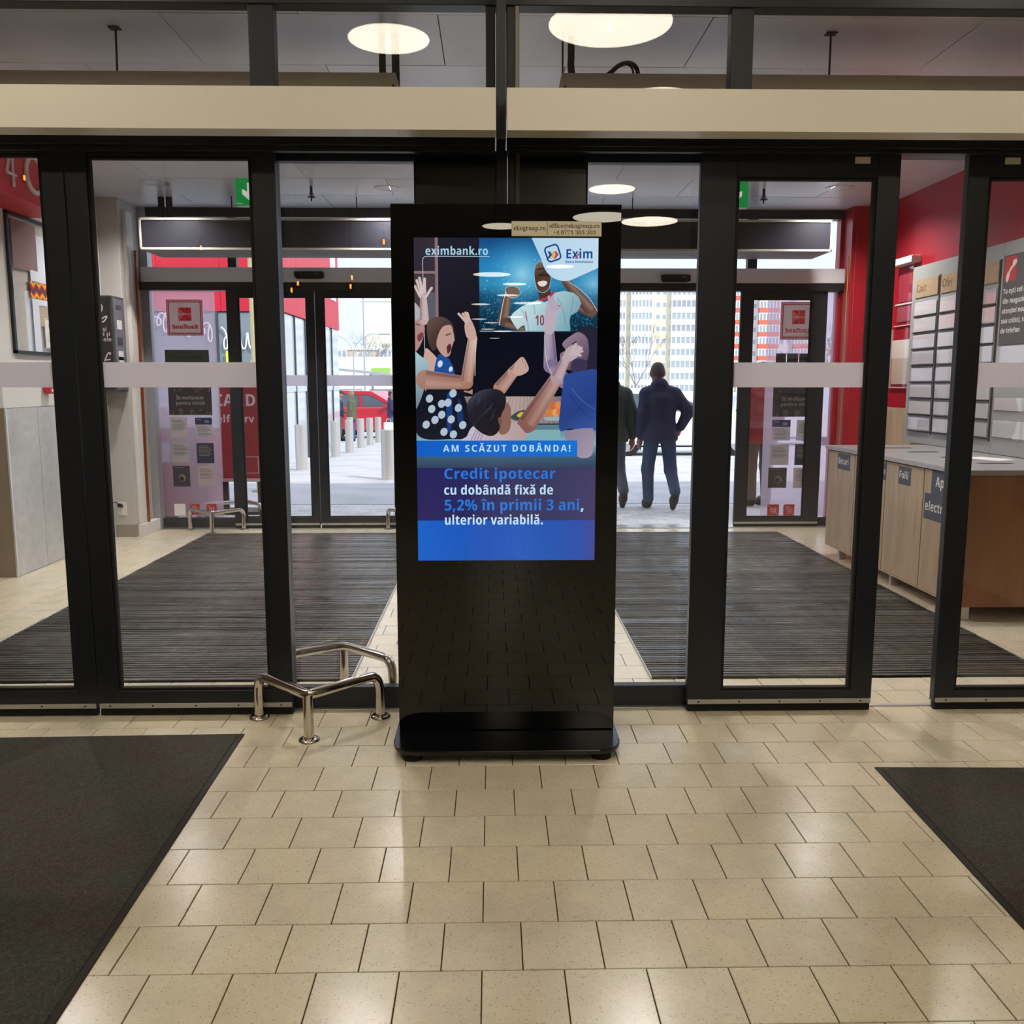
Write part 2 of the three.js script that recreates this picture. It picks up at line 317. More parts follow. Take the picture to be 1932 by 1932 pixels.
// operator covers over the doors, with motion sensors
{
  const profile = (x0, x1) => { // cross-section in z,y with a bevelled lower lip
    const s = new THREE.Shape(); s.moveTo(0, 2.348); s.lineTo(0, 2.478); s.lineTo(-0.004, 2.482); s.lineTo(-0.115, 2.482); s.lineTo(-0.115, 2.334); s.lineTo(-0.012, 2.334); s.lineTo(0, 2.348);
    const g = new THREE.ExtrudeGeometry(s, { depth: x1 - x0, bevelEnabled: false }); g.rotateY(PI / 2); g.translate(x0, 0, 0);
    return g; };
  const mk = (x0, x1, label) => {
    const t = thing('door_operator', label, 'door operator', [(x0 + x1) / 2, 0, -3.62], 'operator covers over the inner doors'), c = (x0 + x1) / 2;
    const g = profile(x0 - c, x1 - c); g.computeVertexNormals(); 
    part(t, 'cover', metreUV(g), coverMat, [0, 0, 0]);
    part(t, 'top_edge', bx(x0 - c, x1 - c, 2.478, 2.4835, -0.03, 0.0015, 0.001), coverEdge);
    part(t, 'lower_edge', bx(x0 - c, x1 - c, 2.3465, 2.3495, -0.01, 0.0015, 0.001), coverEdge);
    return t;
  };
  mk(-3.4, 0.0145, 'long beige operator cover over the closed doors');
  const r = mk(0.0555, 3.48, 'long beige operator cover over the half open doors');
  sheet(r, 'maker_mark', 0.075, 0.016, printMat(256, 56, (c, w, h) => { c.fillStyle = '#c2bbac'; c.fillRect(0, 0, w, h); c.fillStyle = '#3a342c'; c.font = 'italic bold 38px sans-serif'; c.fillText('ASSA ABLOY', 6, 42); }), [0.0985 - 1.768, 2.362, 0.0009]);
  const sensor = (x, flip, label, pos, s = 1, grp = 'motion sensors on the inner operator covers') => {
    const t = thing('motion_sensor', label, 'sensor', pos, grp);
    const sh = new THREE.Shape(); const W = 0.142 * s, H = 0.032 * s; sh.moveTo(-W, H); sh.lineTo(W - 0.01, H); sh.lineTo(W, H - 0.008); sh.lineTo(W, -H + 0.01); sh.lineTo(W - 0.03 * s, -H); sh.lineTo(-W + 0.025 * s, -H); sh.quadraticCurveTo(-W + 0.002, -H + 0.004, -W, 0); sh.closePath();
    const g = new THREE.ExtrudeGeometry(sh, { depth: 0.04 * s, bevelEnabled: true, bevelSize: 0.004, bevelThickness: 0.006, bevelSegments: 2 }); if (flip) { g.scale(-1, 1, 1); const ix = g.index; const p = g.attributes.position; for (let i = 0; i < p.count; i += 3) for (const k of ['position', 'normal', 'uv']) { const a = g.attributes[k]; for (let c = 0; c < a.itemSize; c++) { const v1 = a.getComponent(i + 1, c); a.setComponent(i + 1, c, a.getComponent(i + 2, c)); a.setComponent(i + 2, c, v1); } } g.computeVertexNormals(); }
    part(t, 'housing', g, blackPlastic);
    sheet(t, 'maker_mark', 0.05 * s, 0.011 * s, printMat(192, 44, (c, w, h) => { c.fillStyle = '#0d0d0f'; c.fillRect(0, 0, w, h); c.fillStyle = '#d8d8dc'; c.font = 'bold 36px sans-serif'; c.fillText('SELECT', 20, 36); }), [0.088 * s, 0.012 * s, 0.0468 * s]);
    part(t, 'lens', new THREE.SphereGeometry(0.007 * s, 10, 8), M('#3b3b44', 0.1), [0.09 * s, -0.024 * s, 0.044 * s]);
    return t;
  };
  sensor(0, false, 'black motion sensor on the operator cover of the closed doors', [-1.612, 2.43, -3.611]);
  sensor(0, true, 'black motion sensor on the operator cover of the half open doors', [1.68, 2.424, -3.611]);
  sensor(0, false, 'black motion sensor on the grey header over the closed outer doors', [-1.72, 2.422, -8.842], 0.95, 'motion sensors on the outer header');
  sensor(0, false, 'black motion sensor on the grey header over the open outer doorway', [1.735, 2.4, -8.842], 0.95, 'motion sensors on the outer header');
}
// clerestory over the doors
{
  const c = struct('window_5', 'row of clear panes over the inner doors', [0, 0, -3.87]);
  for (const [a, b] of [[-3.42, -3.36], [-2.53, -2.44], [-0.96, -0.86], [-0.024, 0.0135], [0.0585, 0.11], [0.955, 1.044], [2.53, 2.62], [3.44, 3.5]]) part(c, 'mullion', bx(a, b, 2.482, 2.9, -0.04, 0.03, 0.004), frameMat2);
  part(c, 'paler_strip', bx(0.092, 0.109, 2.482, 2.895, 0.03, 0.036, 0.002), M('#8d8578', 0.4, 0.3));  // narrow paler strip on the mullion beside the centre post
  part(c, 'top_rail', bx(-3.42, 3.5, 2.888, 2.975, -0.04, 0.04, 0.004), frameMat2);
  for (const [a, b] of [[-3.36, -2.53], [-2.44, -0.96], [-0.86, -0.024], [0.11, 0.955], [1.044, 2.53], [2.62, 3.44]]) part(c, 'pane', bx(a, b, 2.482, 2.89, -0.003, 0.003), glassMat);
}
// ---------------------------------------------------------------- advertising totem
const adTex = canvasTex(1024, 1820, (c, W, H) => {
  // everything is drawn in the units of the poster layout: 1770 wide from x=60, 3100 high from y=92
  c.setTransform(W / 1726, 0, 0, H / 3091, -76 * W / 1726, -97 * H / 3091);
  const poly = (pts, fill) => { c.beginPath(); pts.forEach(([x, y], i) => (i ? c.lineTo(x, y) : c.moveTo(x, y))); c.closePath(); c.fillStyle = fill; c.fill(); };
  const blob = (pts, fill, line) => { // closed smooth outline
    c.beginPath(); const n = pts.length;     c.moveTo(...pts[0]); for (let i = 0; i < n; i++) { const p0 = pts[(i + n - 1) % n], p1 = pts[i], p2 = pts[(i + 1) % n], p3 = pts[(i + 2) % n], k = 0.17; c.bezierCurveTo(p1[0] + (p2[0] - p0[0]) * k, p1[1] + (p2[1] - p0[1]) * k, p2[0] - (p3[0] - p1[0]) * k, p2[1] - (p3[1] - p1[1]) * k, p2[0], p2[1]); } c.closePath(); c.fillStyle = fill; c.fill(); if (line) { c.strokeStyle = line; c.lineWidth = 6; c.stroke(); } };
  const lg = (x0, y0, x1, y1, ...st) => { const g = c.createLinearGradient(x0, y0, x1, y1); st.forEach(([o, k]) => g.addColorStop(o, k)); return g; };
  const rg = (x, y, r, ...st) => { const g = c.createRadialGradient(x, y, 0, x, y, r); st.forEach(([o, k]) => g.addColorStop(o, k)); return g; };
  const stroke = (pts, w, col) => { c.beginPath(); c.moveTo(...pts[0]); for (let i = 1; i < pts.length - 1; i++) { const m = [(pts[i][0] + pts[i + 1][0]) / 2, (pts[i][1] + pts[i + 1][1]) / 2]; c.quadraticCurveTo(...pts[i], ...m); } c.lineTo(...pts[pts.length - 1]); c.lineWidth = w; c.strokeStyle = col; c.lineCap = 'round'; c.lineJoin = 'round'; c.stroke(); };
  const limb = (a, b, wa, wb, col) => { const dx = b[0] - a[0], dy = b[1] - a[1], l = Math.hypot(dx, dy), nx = -dy / l, ny = dx / l; poly([[a[0] + nx * wa, a[1] + ny * wa], [b[0] + nx * wb, b[1] + ny * wb], [b[0] - nx * wb, b[1] - ny * wb], [a[0] - nx * wa, a[1] - ny * wa]], col); c.beginPath(); c.arc(...a, wa, 0, 7); c.fill(); c.beginPath(); c.arc(...b, wb, 0, 7); c.fill(); const soft = (o, k, f) => poly([[a[0] + nx * wa * (o + k), a[1] + ny * wa * (o + k)], [b[0] + nx * wb * (o + k), b[1] + ny * wb * (o + k)], [b[0] + nx * wb * (o - k), b[1] + ny * wb * (o - k)], [a[0] + nx * wa * (o - k), a[1] + ny * wa * (o - k)]], f); for (let i = 0; i < 4; i++) { soft(0.35, 0.5 - i * 0.12, 'rgba(255,236,226,0.055)'); soft(-0.72, 0.28 - i * 0.06, 'rgba(24,12,34,0.075)'); } };
  c.fillStyle = lg(60, 90, 900, 2000, [0, '#1e1f30'], [0.5, '#15151f'], [1, '#141a2c']); c.fillRect(0, 0, 2000, 3300);
  // room: wooden frame on the left
  c.fillStyle = lg(60, 0, 300, 0, [0, '#2c2a38'], [1, '#3a2f38']); c.fillRect(60, 90, 215, 800);
  c.fillStyle = '#4a3b40'; c.fillRect(60, 440, 215, 420); c.fillStyle = '#8d7277'; c.fillRect(272, 90, 28, 800); c.fillRect(60, 404, 215, 26); c.fillStyle = '#5f5e6c'; c.fillRect(200, 600, 72, 260);
  // television
  c.fillStyle = lg(0, 95, 0, 965, [0, '#12467c'], [0.28, '#2386c0'], [0.5, '#2f8fb8'], [0.62, '#0f4f72'], [1, '#08283c']); c.fillRect(685, 95, 1145, 870);
  c.fillStyle = rg(1090, 430, 430, [0, 'rgba(170,225,245,0.85)'], [0.5, 'rgba(80,170,215,0.45)'], [1, 'rgba(40,120,180,0)']); c.fillRect(685, 95, 1145, 870);
  c.fillStyle = rg(1760, 520, 300, [0, 'rgba(160,215,240,0.7)'], [1, 'rgba(40,120,180,0)']); c.fillRect(685, 95, 1145, 870);
  let q = 5; const rn = () => { q = (q * 16807) % 2147483647; return q / 2147483647; };
  for (let i = 0; i < 1500; i++) { const x = 690 + rn() * 1130, y = 560 + rn() * 400; c.fillStyle = `rgba(${120 + rn() * 90},${190 + rn() * 50},${220 + rn() * 30},${rn() * 0.45})`; c.fillRect(x, y, 4 + rn() * 5, 5 + rn() * 9); }
  for (let i = 0; i < 40; i++) { c.fillStyle = `rgba(190,235,250,${rn() * 0.6})`; c.beginPath(); c.arc(700 + rn() * 560, 260 + rn() * 330, 2 + rn() * 7, 0, 7); c.fill(); }
  // player
  const dark = lg(860, 0, 1800, 0, [0, '#6b5148'], [0.5, '#4a352f'], [1, '#8a6f66']);
  limb([910, 860], [945, 640], 54, 42, '#6d5047'); stroke([[872, 900], [905, 700], [940, 570]], 8, '#b9d5dc');
  blob([[935, 560], [1000, 540], [1060, 570], [1065, 620], [1010, 650], [950, 630]], '#7b6157', '#a9c4cb');
  limb([930, 880], [1110, 930], 46, 40, '#5f463e');
  limb([1600, 700], [1745, 770], 66, 58, '#5a423b'); limb([1740, 770], [1500, 500], 56, 40, '#6b4f46'); stroke([[1530, 500], [1700, 610], [1800, 770]], 8, '#a8c2cc');
  poly([[1235, 560], [1345, 560], [1370, 640], [1250, 670]], '#4d3730');
  c.save(); c.beginPath(); c.rect(685, 95, 1145, 866); c.clip(); poly([[972, 832], [1010, 785], [1075, 735], [1150, 700], [1240, 670], [1300, 690], [1350, 665], [1395, 600], [1480, 585], [1570, 600], [1620, 640], [1648, 700], [1610, 780], [1548, 815], [1538, 860], [1550, 990], [1124, 990], [1112, 905], [1080, 915], [1045, 948], [1005, 890]], lg(1000, 600, 1600, 980, [0, '#d4ecef'], [0.4, '#b6d6de'], [1, '#6fa0ae'])); for (const l of [[[1080, 760], [1140, 850], [1150, 960]], [[1420, 650], [1480, 740], [1500, 900]], [[1570, 640], [1560, 720], [1545, 810]], [[1200, 720], [1210, 800]], [[1330, 740], [1350, 860], [1340, 950]]]) stroke(l, 12, 'rgba(70,120,140,0.28)'); c.restore();
  stroke([[1255, 670], [1330, 660], [1385, 600]], 20, '#c8344a'); stroke([[1120, 780], [1135, 860]], 10, '#b9606a'); stroke([[1400, 700], [1470, 750]], 10, '#c34b5c');
  blob([[1200, 420], [1225, 330], [1290, 315], [1345, 370], [1360, 470], [1335, 570], [1275, 600], [1225, 560]], lg(1200, 320, 1360, 600, [0, '#8d766d'], [0.4, '#4b352e'], [1, '#5f473f']), '#9fbcc5');
  stroke([[1245, 440], [1275, 432], [1300, 440]], 9, '#20150f'); stroke([[1310, 440], [1335, 440]], 9, '#20150f'); blob([[1265, 470], [1300, 465], [1310, 490], [1275, 495]], '#5c4238');
  blob([[1235, 505], [1290, 490], [1325, 505], [1300, 540], [1255, 540]], '#e9dfd4'); stroke([[1225, 390], [1265, 375], [1330, 385]], 8, '#1d120d');
  c.fillStyle = '#8a3a48'; c.font = 'bold 130px sans-serif'; c.save(); c.translate(1210, 905); c.scale(0.62, 1); c.fillText('10', 0, 0); c.restore();
  // logo corner
  c.beginPath(); c.moveTo(1172, 90); c.lineTo(1840, 90); c.lineTo(1840, 355); c.lineTo(1540, 488); c.quadraticCurveTo(1450, 505, 1370, 460); c.quadraticCurveTo(1290, 400, 1270, 300); c.closePath(); c.fillStyle = lg(1172, 90, 1840, 480, [0, '#b4d8f2'], [1, '#cfe6f6']); c.fill();
  c.save(); c.translate(1376, 238); c.rotate(-0.32); c.strokeStyle = '#123f86'; c.lineWidth = 14; c.beginPath(); c.roundRect(-64, -72, 126, 140, 30); c.stroke(); c.restore();
  [['#1a4f9c', 1326], ['#e2b93a', 1356], ['#cf3a4a', 1386]].forEach(([k, x]) => { c.beginPath(); c.moveTo(x, 220); c.lineTo(x + 22, 220); c.lineTo(x + 44, 252); c.lineTo(x + 14, 286); c.lineTo(x - 6, 286); c.lineTo(x + 16, 252); c.closePath(); c.fillStyle = k; c.fill(); });
  c.fillStyle = '#164a96'; fitText(c, 'Exim', 1492, 284, 264, 'bold 118px sans-serif'); fitText(c, 'Banca Românească', 1494, 326, 258, 'bold 30px sans-serif');
  stroke([[1620, 240], [1590, 284]], 12, '#d0485a');
  // side line and address
  c.strokeStyle = '#b9cfe0'; c.lineWidth = 6; c.beginPath(); c.moveTo(780, 268); c.lineTo(195, 268); c.quadraticCurveTo(158, 270, 156, 310); c.lineTo(172, 1720); c.stroke();
  c.fillStyle = '#a9d2ea'; fitText(c, 'eximbank.ro', 180, 256, 592, 'bold 106px sans-serif');
  c.strokeStyle = '#8fa6b8'; c.lineWidth = 8; c.beginPath(); c.moveTo(690, 962); c.lineTo(1320, 962); c.stroke();
  // sideboard, wooden top, bowls
  c.fillStyle = '#0d0f1c'; c.fillRect(560, 980, 1270, 600);
  c.fillStyle = lg(520, 1580, 1460, 1850, [0, '#8a7478'], [0.5, '#b6a09c'], [1, '#7d6f74']); c.fillRect(520, 1580, 960, 280); for (let i = 0; i < 26; i++) stroke([[960 + i * 16, 1585], [880 + i * 25, 1855]], 3, i % 2 ? '#9a8480' : '#c8b4ae');
  c.fillStyle = '#5f7f92'; c.fillRect(960, 1850, 540, 70); c.fillStyle = '#2c3c4a'; c.fillRect(960, 1840, 540, 14);
  blob([[980, 1780], [1060, 1720], [1140, 1720], [1160, 1790], [1050, 1815]], '#3a4a56'); blob([[1040, 1770], [1080, 1730], [1130, 1750], [1120, 1785]], '#d8c02c'); blob([[1110, 1730], [1160, 1715], [1165, 1760], [1125, 1770]], '#b8443a');
  [[1390, 1670, '#d66a3a'], [1440, 1665, '#e08a4c'], [1350, 1740, '#d9803c'], [1412, 1735, '#e2a05e'], [1455, 1730, '#d97a40']].forEach(([x, y, k]) => { c.fillStyle = k; c.beginPath(); c.arc(x, y, 38, 0, 7); c.fill(); });
  blob([[1310, 1780], [1480, 1775], [1470, 1810], [1330, 1810]], '#9fb0b6');
  c.fillStyle = lg(0, 1900, 0, 2280, [0, '#5f8f9c'], [0.35, '#8fb9bf'], [0.7, '#3f5f78'], [1, '#31415c']); c.fillRect(60, 1905, 1780, 380);
  c.fillStyle = '#7fb0b8'; c.fillRect(940, 1900, 520, 110);
  // woman and girl
  const skinL = lg(60, 500, 650, 1500, [0, '#d5bdbd'], [0.5, '#b58d80'], [1, '#9c6f60']);
  blob([[60, 740], [120, 790], [165, 900], [160, 1000], [110, 1120], [60, 1130]], '#b38d88'); stroke([[90, 895], [120, 905]], 8, '#40302f'); blob([[100, 1000], [150, 975], [150, 1020], [110, 1060]], '#7d3f44'); blob([[60, 700], [110, 730], [140, 820], [60, 860]], '#b9b4bd');
  limb([165, 860], [160, 640], 44, 32, '#c3a9ab'); for (const [a, b] of [[[130, 640], [84, 545]], [[140, 610], [100, 490]], [[158, 600], [125, 468]], [[175, 600], [174, 476]], [[185, 640], [238, 560]]]) stroke([a, [(a[0] + b[0]) / 2 - 2, (a[1] + b[1]) / 2], b], 24, '#d6c2c2');
  blob([[190, 900], [240, 840], [340, 830], [420, 880], [450, 980], [440, 1040], [330, 1000], [300, 1080], [250, 1150], [200, 1060]], lg(190, 830, 450, 1100, [0, '#6d554c'], [0.5, '#4a3a34'], [1, '#3a2c28']));
  blob([[330, 930], [410, 905], [435, 960], [445, 1040], [420, 1120], [400, 1190], [350, 1200], [290, 1130], [280, 1050]], '#c29b90'); stroke([[370, 1000], [410, 985]], 10, '#4a3530'); blob([[375, 1110], [410, 1080], [415, 1130], [385, 1175]], '#5c2a2c'); blob([[430, 1020], [452, 1045], [425, 1060]], '#c9a498');
  blob([[170, 1130], [240, 1170], [290, 1240], [280, 1330], [160, 1330]], '#cda89d');
  blob([[290, 1190], [350, 1200], [400, 1230], [440, 1330], [430, 1400], [260, 1390]], '#1f4f9a'); [[310, 1270, 34], [410, 1320, 26]].forEach(([x, y, r]) => { c.fillStyle = '#cfe0ec'; c.beginPath(); c.ellipse(x, y, r * 0.7, r, 0.3, 0, 7); c.fill(); });
  blob([[70, 1560], [200, 1530], [480, 1540], [560, 1640], [600, 1800], [620, 1960], [420, 1990], [90, 1950]], '#141826'); blob([[370, 1580], [420, 1570], [410, 1900], [370, 1880]], '#1d3f86'); blob([[480, 1600], [520, 1700], [520, 1850], [470, 1820]], '#17366e');
  [[380, 1640], [480, 1690], [255, 1805], [320, 1755], [410, 1800], [170, 1850], [340, 1920], [430, 1945], [520, 1855], [205, 1600], [320, 1650], [225, 1700], [430, 1550]].forEach(([x, y]) => { c.fillStyle = '#b4c6d6'; c.beginPath(); c.ellipse(x, y, 34, 40, 0.4, 0, 7); c.fill(); });
  blob([[60, 1180], [120, 1190], [200, 1280], [170, 1440], [140, 1560], [70, 1700], [50, 1500]], lg(60, 1200, 200, 1700, [0, '#a9cbd6'], [1, '#6f7f8c']));
  limb([170, 1420], [560, 1450], 92, 62, skinL); limb([560, 1440], [620, 1030], 60, 44, lg(480, 1000, 660, 1450, [0, '#d9bfb6'], [1, '#a87a68'])); stroke([[640, 1380], [650, 1020]], 6, '#e6dad6');
  blob([[560, 1010], [545, 900], [590, 840], [640, 930], [655, 1020], [610, 1050]], '#caa79c'); for (const [a, b] of [[[560, 880], [490, 800]], [[575, 870], [530, 800]], [[590, 850], [555, 790]], [[590, 860], [572, 795]]]) stroke([a, [(a[0] + b[0]) / 2, (a[1] + b[1]) / 2 - 4], b], 24, '#d3b5ab');
  for (let i = 0; i < 3; i++) stroke([[540, 1530], [580, 1540], [610, 1520 + i * 16]], 16, '#b08674');
  // man
  limb([1345, 950], [1360, 1290], 46, 68, lg(1300, 650, 1460, 1400, [0, '#c4b3c4'], [1, '#7d6f8f'])); limb([1375, 1290], [1500, 1440], 66, 70, '#7f7394'); blob([[1300, 960], [1310, 760], [1350, 650], [1410, 680], [1420, 800], [1380, 980]], '#bfb0c0'); for (const [x, y] of [[1340, 640], [1375, 640], [1430, 690], [1470, 740]]) stroke([[1370, 760], [(1370 + x) / 2 + 6, (760 + y) / 2], [x, y]], 26, '#b9aabb'); stroke([[1302, 1000], [1310, 1250], [1380, 1380]], 6, '#d9d2de');
  blob([[1640, 930], [1760, 930], [1820, 1000], [1830, 1330], [1720, 1340], [1690, 1200], [1700, 1060], [1620, 1000]], '#272539'); blob([[1470, 1080], [1540, 1010], [1630, 970], [1710, 1040], [1720, 1200], [1660, 1300], [1560, 1330], [1470, 1300], [1450, 1180], [1500, 1140]], lg(1450, 1000, 1720, 1300, [0, '#a18a9a'], [0.6, '#756072'], [1, '#473e58'])); stroke([[1560, 1080], [1600, 1060]], 9, '#2e2532'); blob([[1580, 1230], [1700, 1240], [1690, 1340], [1560, 1340]], '#3d3550');
  blob([[1500, 1380], [1640, 1340], [1800, 1330], [1820, 1500], [1800, 1900], [1560, 1890], [1450, 1900], [1460, 1640], [1480, 1480]], lg(1460, 1350, 1820, 1900, [0, '#2f4f9a'], [0.6, '#294287'], [1, '#3c5aa6'])); stroke([[1560, 1500], [1650, 1620], [1780, 1700]], 5, '#5674b8'); stroke([[1540, 1560], [1640, 1700], [1760, 1800]], 5, '#1d3270'); stroke([[1500, 1920], [1640, 1890], [1770, 1890]], 10, '#6e86c0');
  blob([[1500, 1930], [1640, 1895], [1775, 1900], [1780, 2060], [1750, 2160], [1640, 2170], [1560, 2080]], lg(1500, 1900, 1780, 2150, [0, '#8f7f9a'], [1, '#a99cae']));
  // boy
  limb([880, 1500], [1010, 1340], 66, 52, '#b08578'); limb([1000, 1350], [1060, 1290], 52, 50, '#bf978a'); blob([[1010, 1310], [1040, 1240], [1095, 1205], [1140, 1270], [1150, 1330], [1100, 1370], [1040, 1380]], '#c9a599'); stroke([[1090, 1215], [1100, 1260]], 5, '#8d6a60'); stroke([[1125, 1260], [1120, 1310]], 5, '#8d6a60');
  limb([1140, 1840], [1420, 1400], 92, 62, lg(1100, 1900, 1500, 1300, [0, '#8a5a50'], [0.5, '#9f7568'], [1, '#b79a9c'])); limb([1420, 1400], [1500, 1230], 60, 44, '#b49aa2'); blob([[1470, 1260], [1500, 1140], [1580, 1090], [1650, 1110], [1640, 1180], [1560, 1240]], '#c0aab0'); for (const [x, y] of [[1600, 1085], [1655, 1120], [1660, 1150], [1645, 1190]]) stroke([[1550, 1180], [(1550 + x) / 2, (1180 + y) / 2 - 8], [x, y]], 24, '#c9b6bc');
  blob([[560, 1960], [640, 1860], [900, 1880], [1000, 1830], [1080, 1880], [1100, 2000], [540, 2010]], lg(560, 1850, 1100, 2000, [0, '#cdbfd4'], [1, '#b79d9c'])); for (let i = 0; i < 4; i++) stroke([[600 + i * 30, 2000], [650 + i * 26, 1900 - i * 6]], 7, '#8f7d9c');
  blob([[880, 1640], [960, 1650], [985, 1760], [970, 1900], [900, 1950], [860, 1900], [850, 1750]], '#8c6458'); blob([[560, 1680], [610, 1580], [720, 1515], [860, 1515], [930, 1580], [925, 1680], [890, 1760], [870, 1900], [800, 1960], [700, 1930], [600, 1830]], lg(560, 1520, 900, 1950, [0, '#4d5468'], [0.35, '#23222c'], [1, '#15141a']));
  for (let i = 0; i < 40; i++) { rn(); const hx = 620 + rn() * 250, hy = 1560 + rn() * 260; stroke([[hx, hy], [hx - 14, hy + 30], [hx - 34, hy + 56]], 5, rn() > 0.5 ? 'rgba(110,120,150,0.3)' : 'rgba(15,15,20,0.5)'); }; blob([[860, 1790], [890, 1780], [895, 1840], [870, 1850]], '#7a5348');
  // texts
  const O = 1779;
  c.fillStyle = lg(88, 0, 1620, 0, [0, '#0d5fc8'], [0.5, '#0a66d0'], [1, '#1274d6']); c.fillRect(60, O + 226, 1562, 156);
  c.fillStyle = lg(60, 0, 1830, 0, [0, '#2a2360'], [0.3, '#22235e'], [0.6, '#33345f'], [1, '#453f68']); c.fillRect(60, O + 492, 1780, 520);
  c.fillStyle = lg(60, O + 1010, 1830, O + 1010, [0, '#0a63cc'], [0.38, '#0a52bc'], [0.62, '#1558bc'], [0.9, '#2c52ae'], [1, '#4a4a94']); c.fillRect(60, O + 1010, 1780, 460);
  c.fillStyle = '#b6e2f8'; c.font = 'bold 92px sans-serif'; { const s = 'AM SCĂZUT DOBÂNDA!'; let x = 330; const ws = [...s].map((k) => c.measureText(k).width), gap = (1232 - ws.reduce((a, b) => a + b, 0)) / (s.length - 1); [...s].forEach((k, i) => { c.fillText(k, x, O + 334); x += ws[i] + gap; }); }
  c.fillStyle = '#2478dc'; fitText(c, 'Credit ipotecar', 330, O + 598, 1085, 'bold 142px sans-serif');
  c.fillStyle = '#c3e3fb'; fitText(c, 'cu dobândă fixă de', 330, O + 754, 1066, '600 128px sans-serif');
  c.fillStyle = '#2478dc'; fitText(c, '5,2% în primii 3 ani', 332, O + 910, 1325, 'bold 148px sans-serif'); c.fillStyle = '#c3e3fb'; c.font = 'bold 148px sans-serif'; c.fillText(',', 1656, O + 910);
  c.fillStyle = lg(0, O + 940, 0, O + 1052, [0, '#c9e6fb'], [0.6, '#bfe0fa'], [0.68, '#5aa8ea'], [1, '#3f97e6']); fitText(c, 'ulterior variabilă.', 332, O + 1050, 968, '600 130px sans-serif');
});
{
  const t = thing('screen_totem', 'tall black advertising totem with a lit screen standing on the tiles', 'totem', [0.051, 0, -3.47]);
  const black = MP('#07080b', 0.0, 0, { ior: 1.5 }), blackMatt = M('#0b0c10', 0.3);
  const X0 = -0.426, X1 = 0.427;
  part(t, 'body', bx(X0, X1, 0.05, 2.068, -0.085, -0.0055, 0.008), blackMatt);
  part(t, 'front_glass', bx(X0 + 0.001, X1 - 0.001, 0.052, 2.067, -0.006, 0, 0.002), black);
  const sc = part(t, 'screen', new THREE.PlaneGeometry(0.682, 1.21), MP('#020203', 0.0, 0, { ior: 1.6, emissive: '#ffffff', emissiveMap: adTex, emissiveIntensity: 0.92 }), [0.0005, 1.341, 0.0008]);
  sc.userData.label = 'lit screen with a bank advertisement of a cheering family';
  const plate = part(t, 'contact_plate', bx(0.02, 0.352, 1.951, 2.005, 0.001, 0.004, 0.0015), M('#d9cfb6', 0.5)); plate.userData.label = 'cream plate with contact text';
  sheet(plate, 'print', 0.328, 0.051, printMat(1024, 160, (c, w, h) => {
    c.fillStyle = '#d9cfb6'; c.fillRect(0, 0, w, h); c.fillStyle = '#35302a'; c.fillRect(402, 8, 6, h - 16);
    fitText(c, 'ekogroup.ro', 16, 98, 372, 'bold 66px serif'); fitText(c, 'office@ekogroup.ro', 424, 70, 584, 'bold 64px serif'); fitText(c, '+4 0771 303 303', 470, 142, 494, 'bold 62px serif');
  }), [0.186, 1.978, 0.0046], null, 0.0008);
  // foot plate with rounded front corners on two feet
  const s = new THREE.Shape(), w = 0.434, d = 0.205; s.moveTo(-w, 0.25); s.lineTo(-w, -d + 0.1); s.quadraticCurveTo(-w + 0.012, -d + 0.012, -w + 0.085, -d); s.lineTo(w - 0.085, -d); s.quadraticCurveTo(w - 0.012, -d + 0.012, w, -d + 0.1); s.lineTo(w, 0.25); s.closePath();
  const g = new THREE.ExtrudeGeometry(s, { depth: 0.012, bevelEnabled: true, bevelSize: 0.003, bevelThickness: 0.003, bevelSegments: 2, curveSegments: 10 }); g.rotateX(-PI / 2);
  part(t, 'foot_plate', g, MP('#0b0c0f', 0.16), [0, 0.034, 0]);
  for (const x of [-0.36, 0.36]) for (const z of [0.15, -0.2]) part(t, 'foot', new THREE.CylinderGeometry(0.034, 0.038, 0.032, 20), rubberMat, [x, 0.016, z]);
  const glow = new THREE.RectAreaLight(new THREE.Color().setRGB(0.25, 0.42, 0.8), 0.03, 0.68, 1.2); glow.name = 'screen_glow'; glow.position.set(0.0005, 1.341, 0.004); glow.rotation.y = PI; t.add(glow);
}
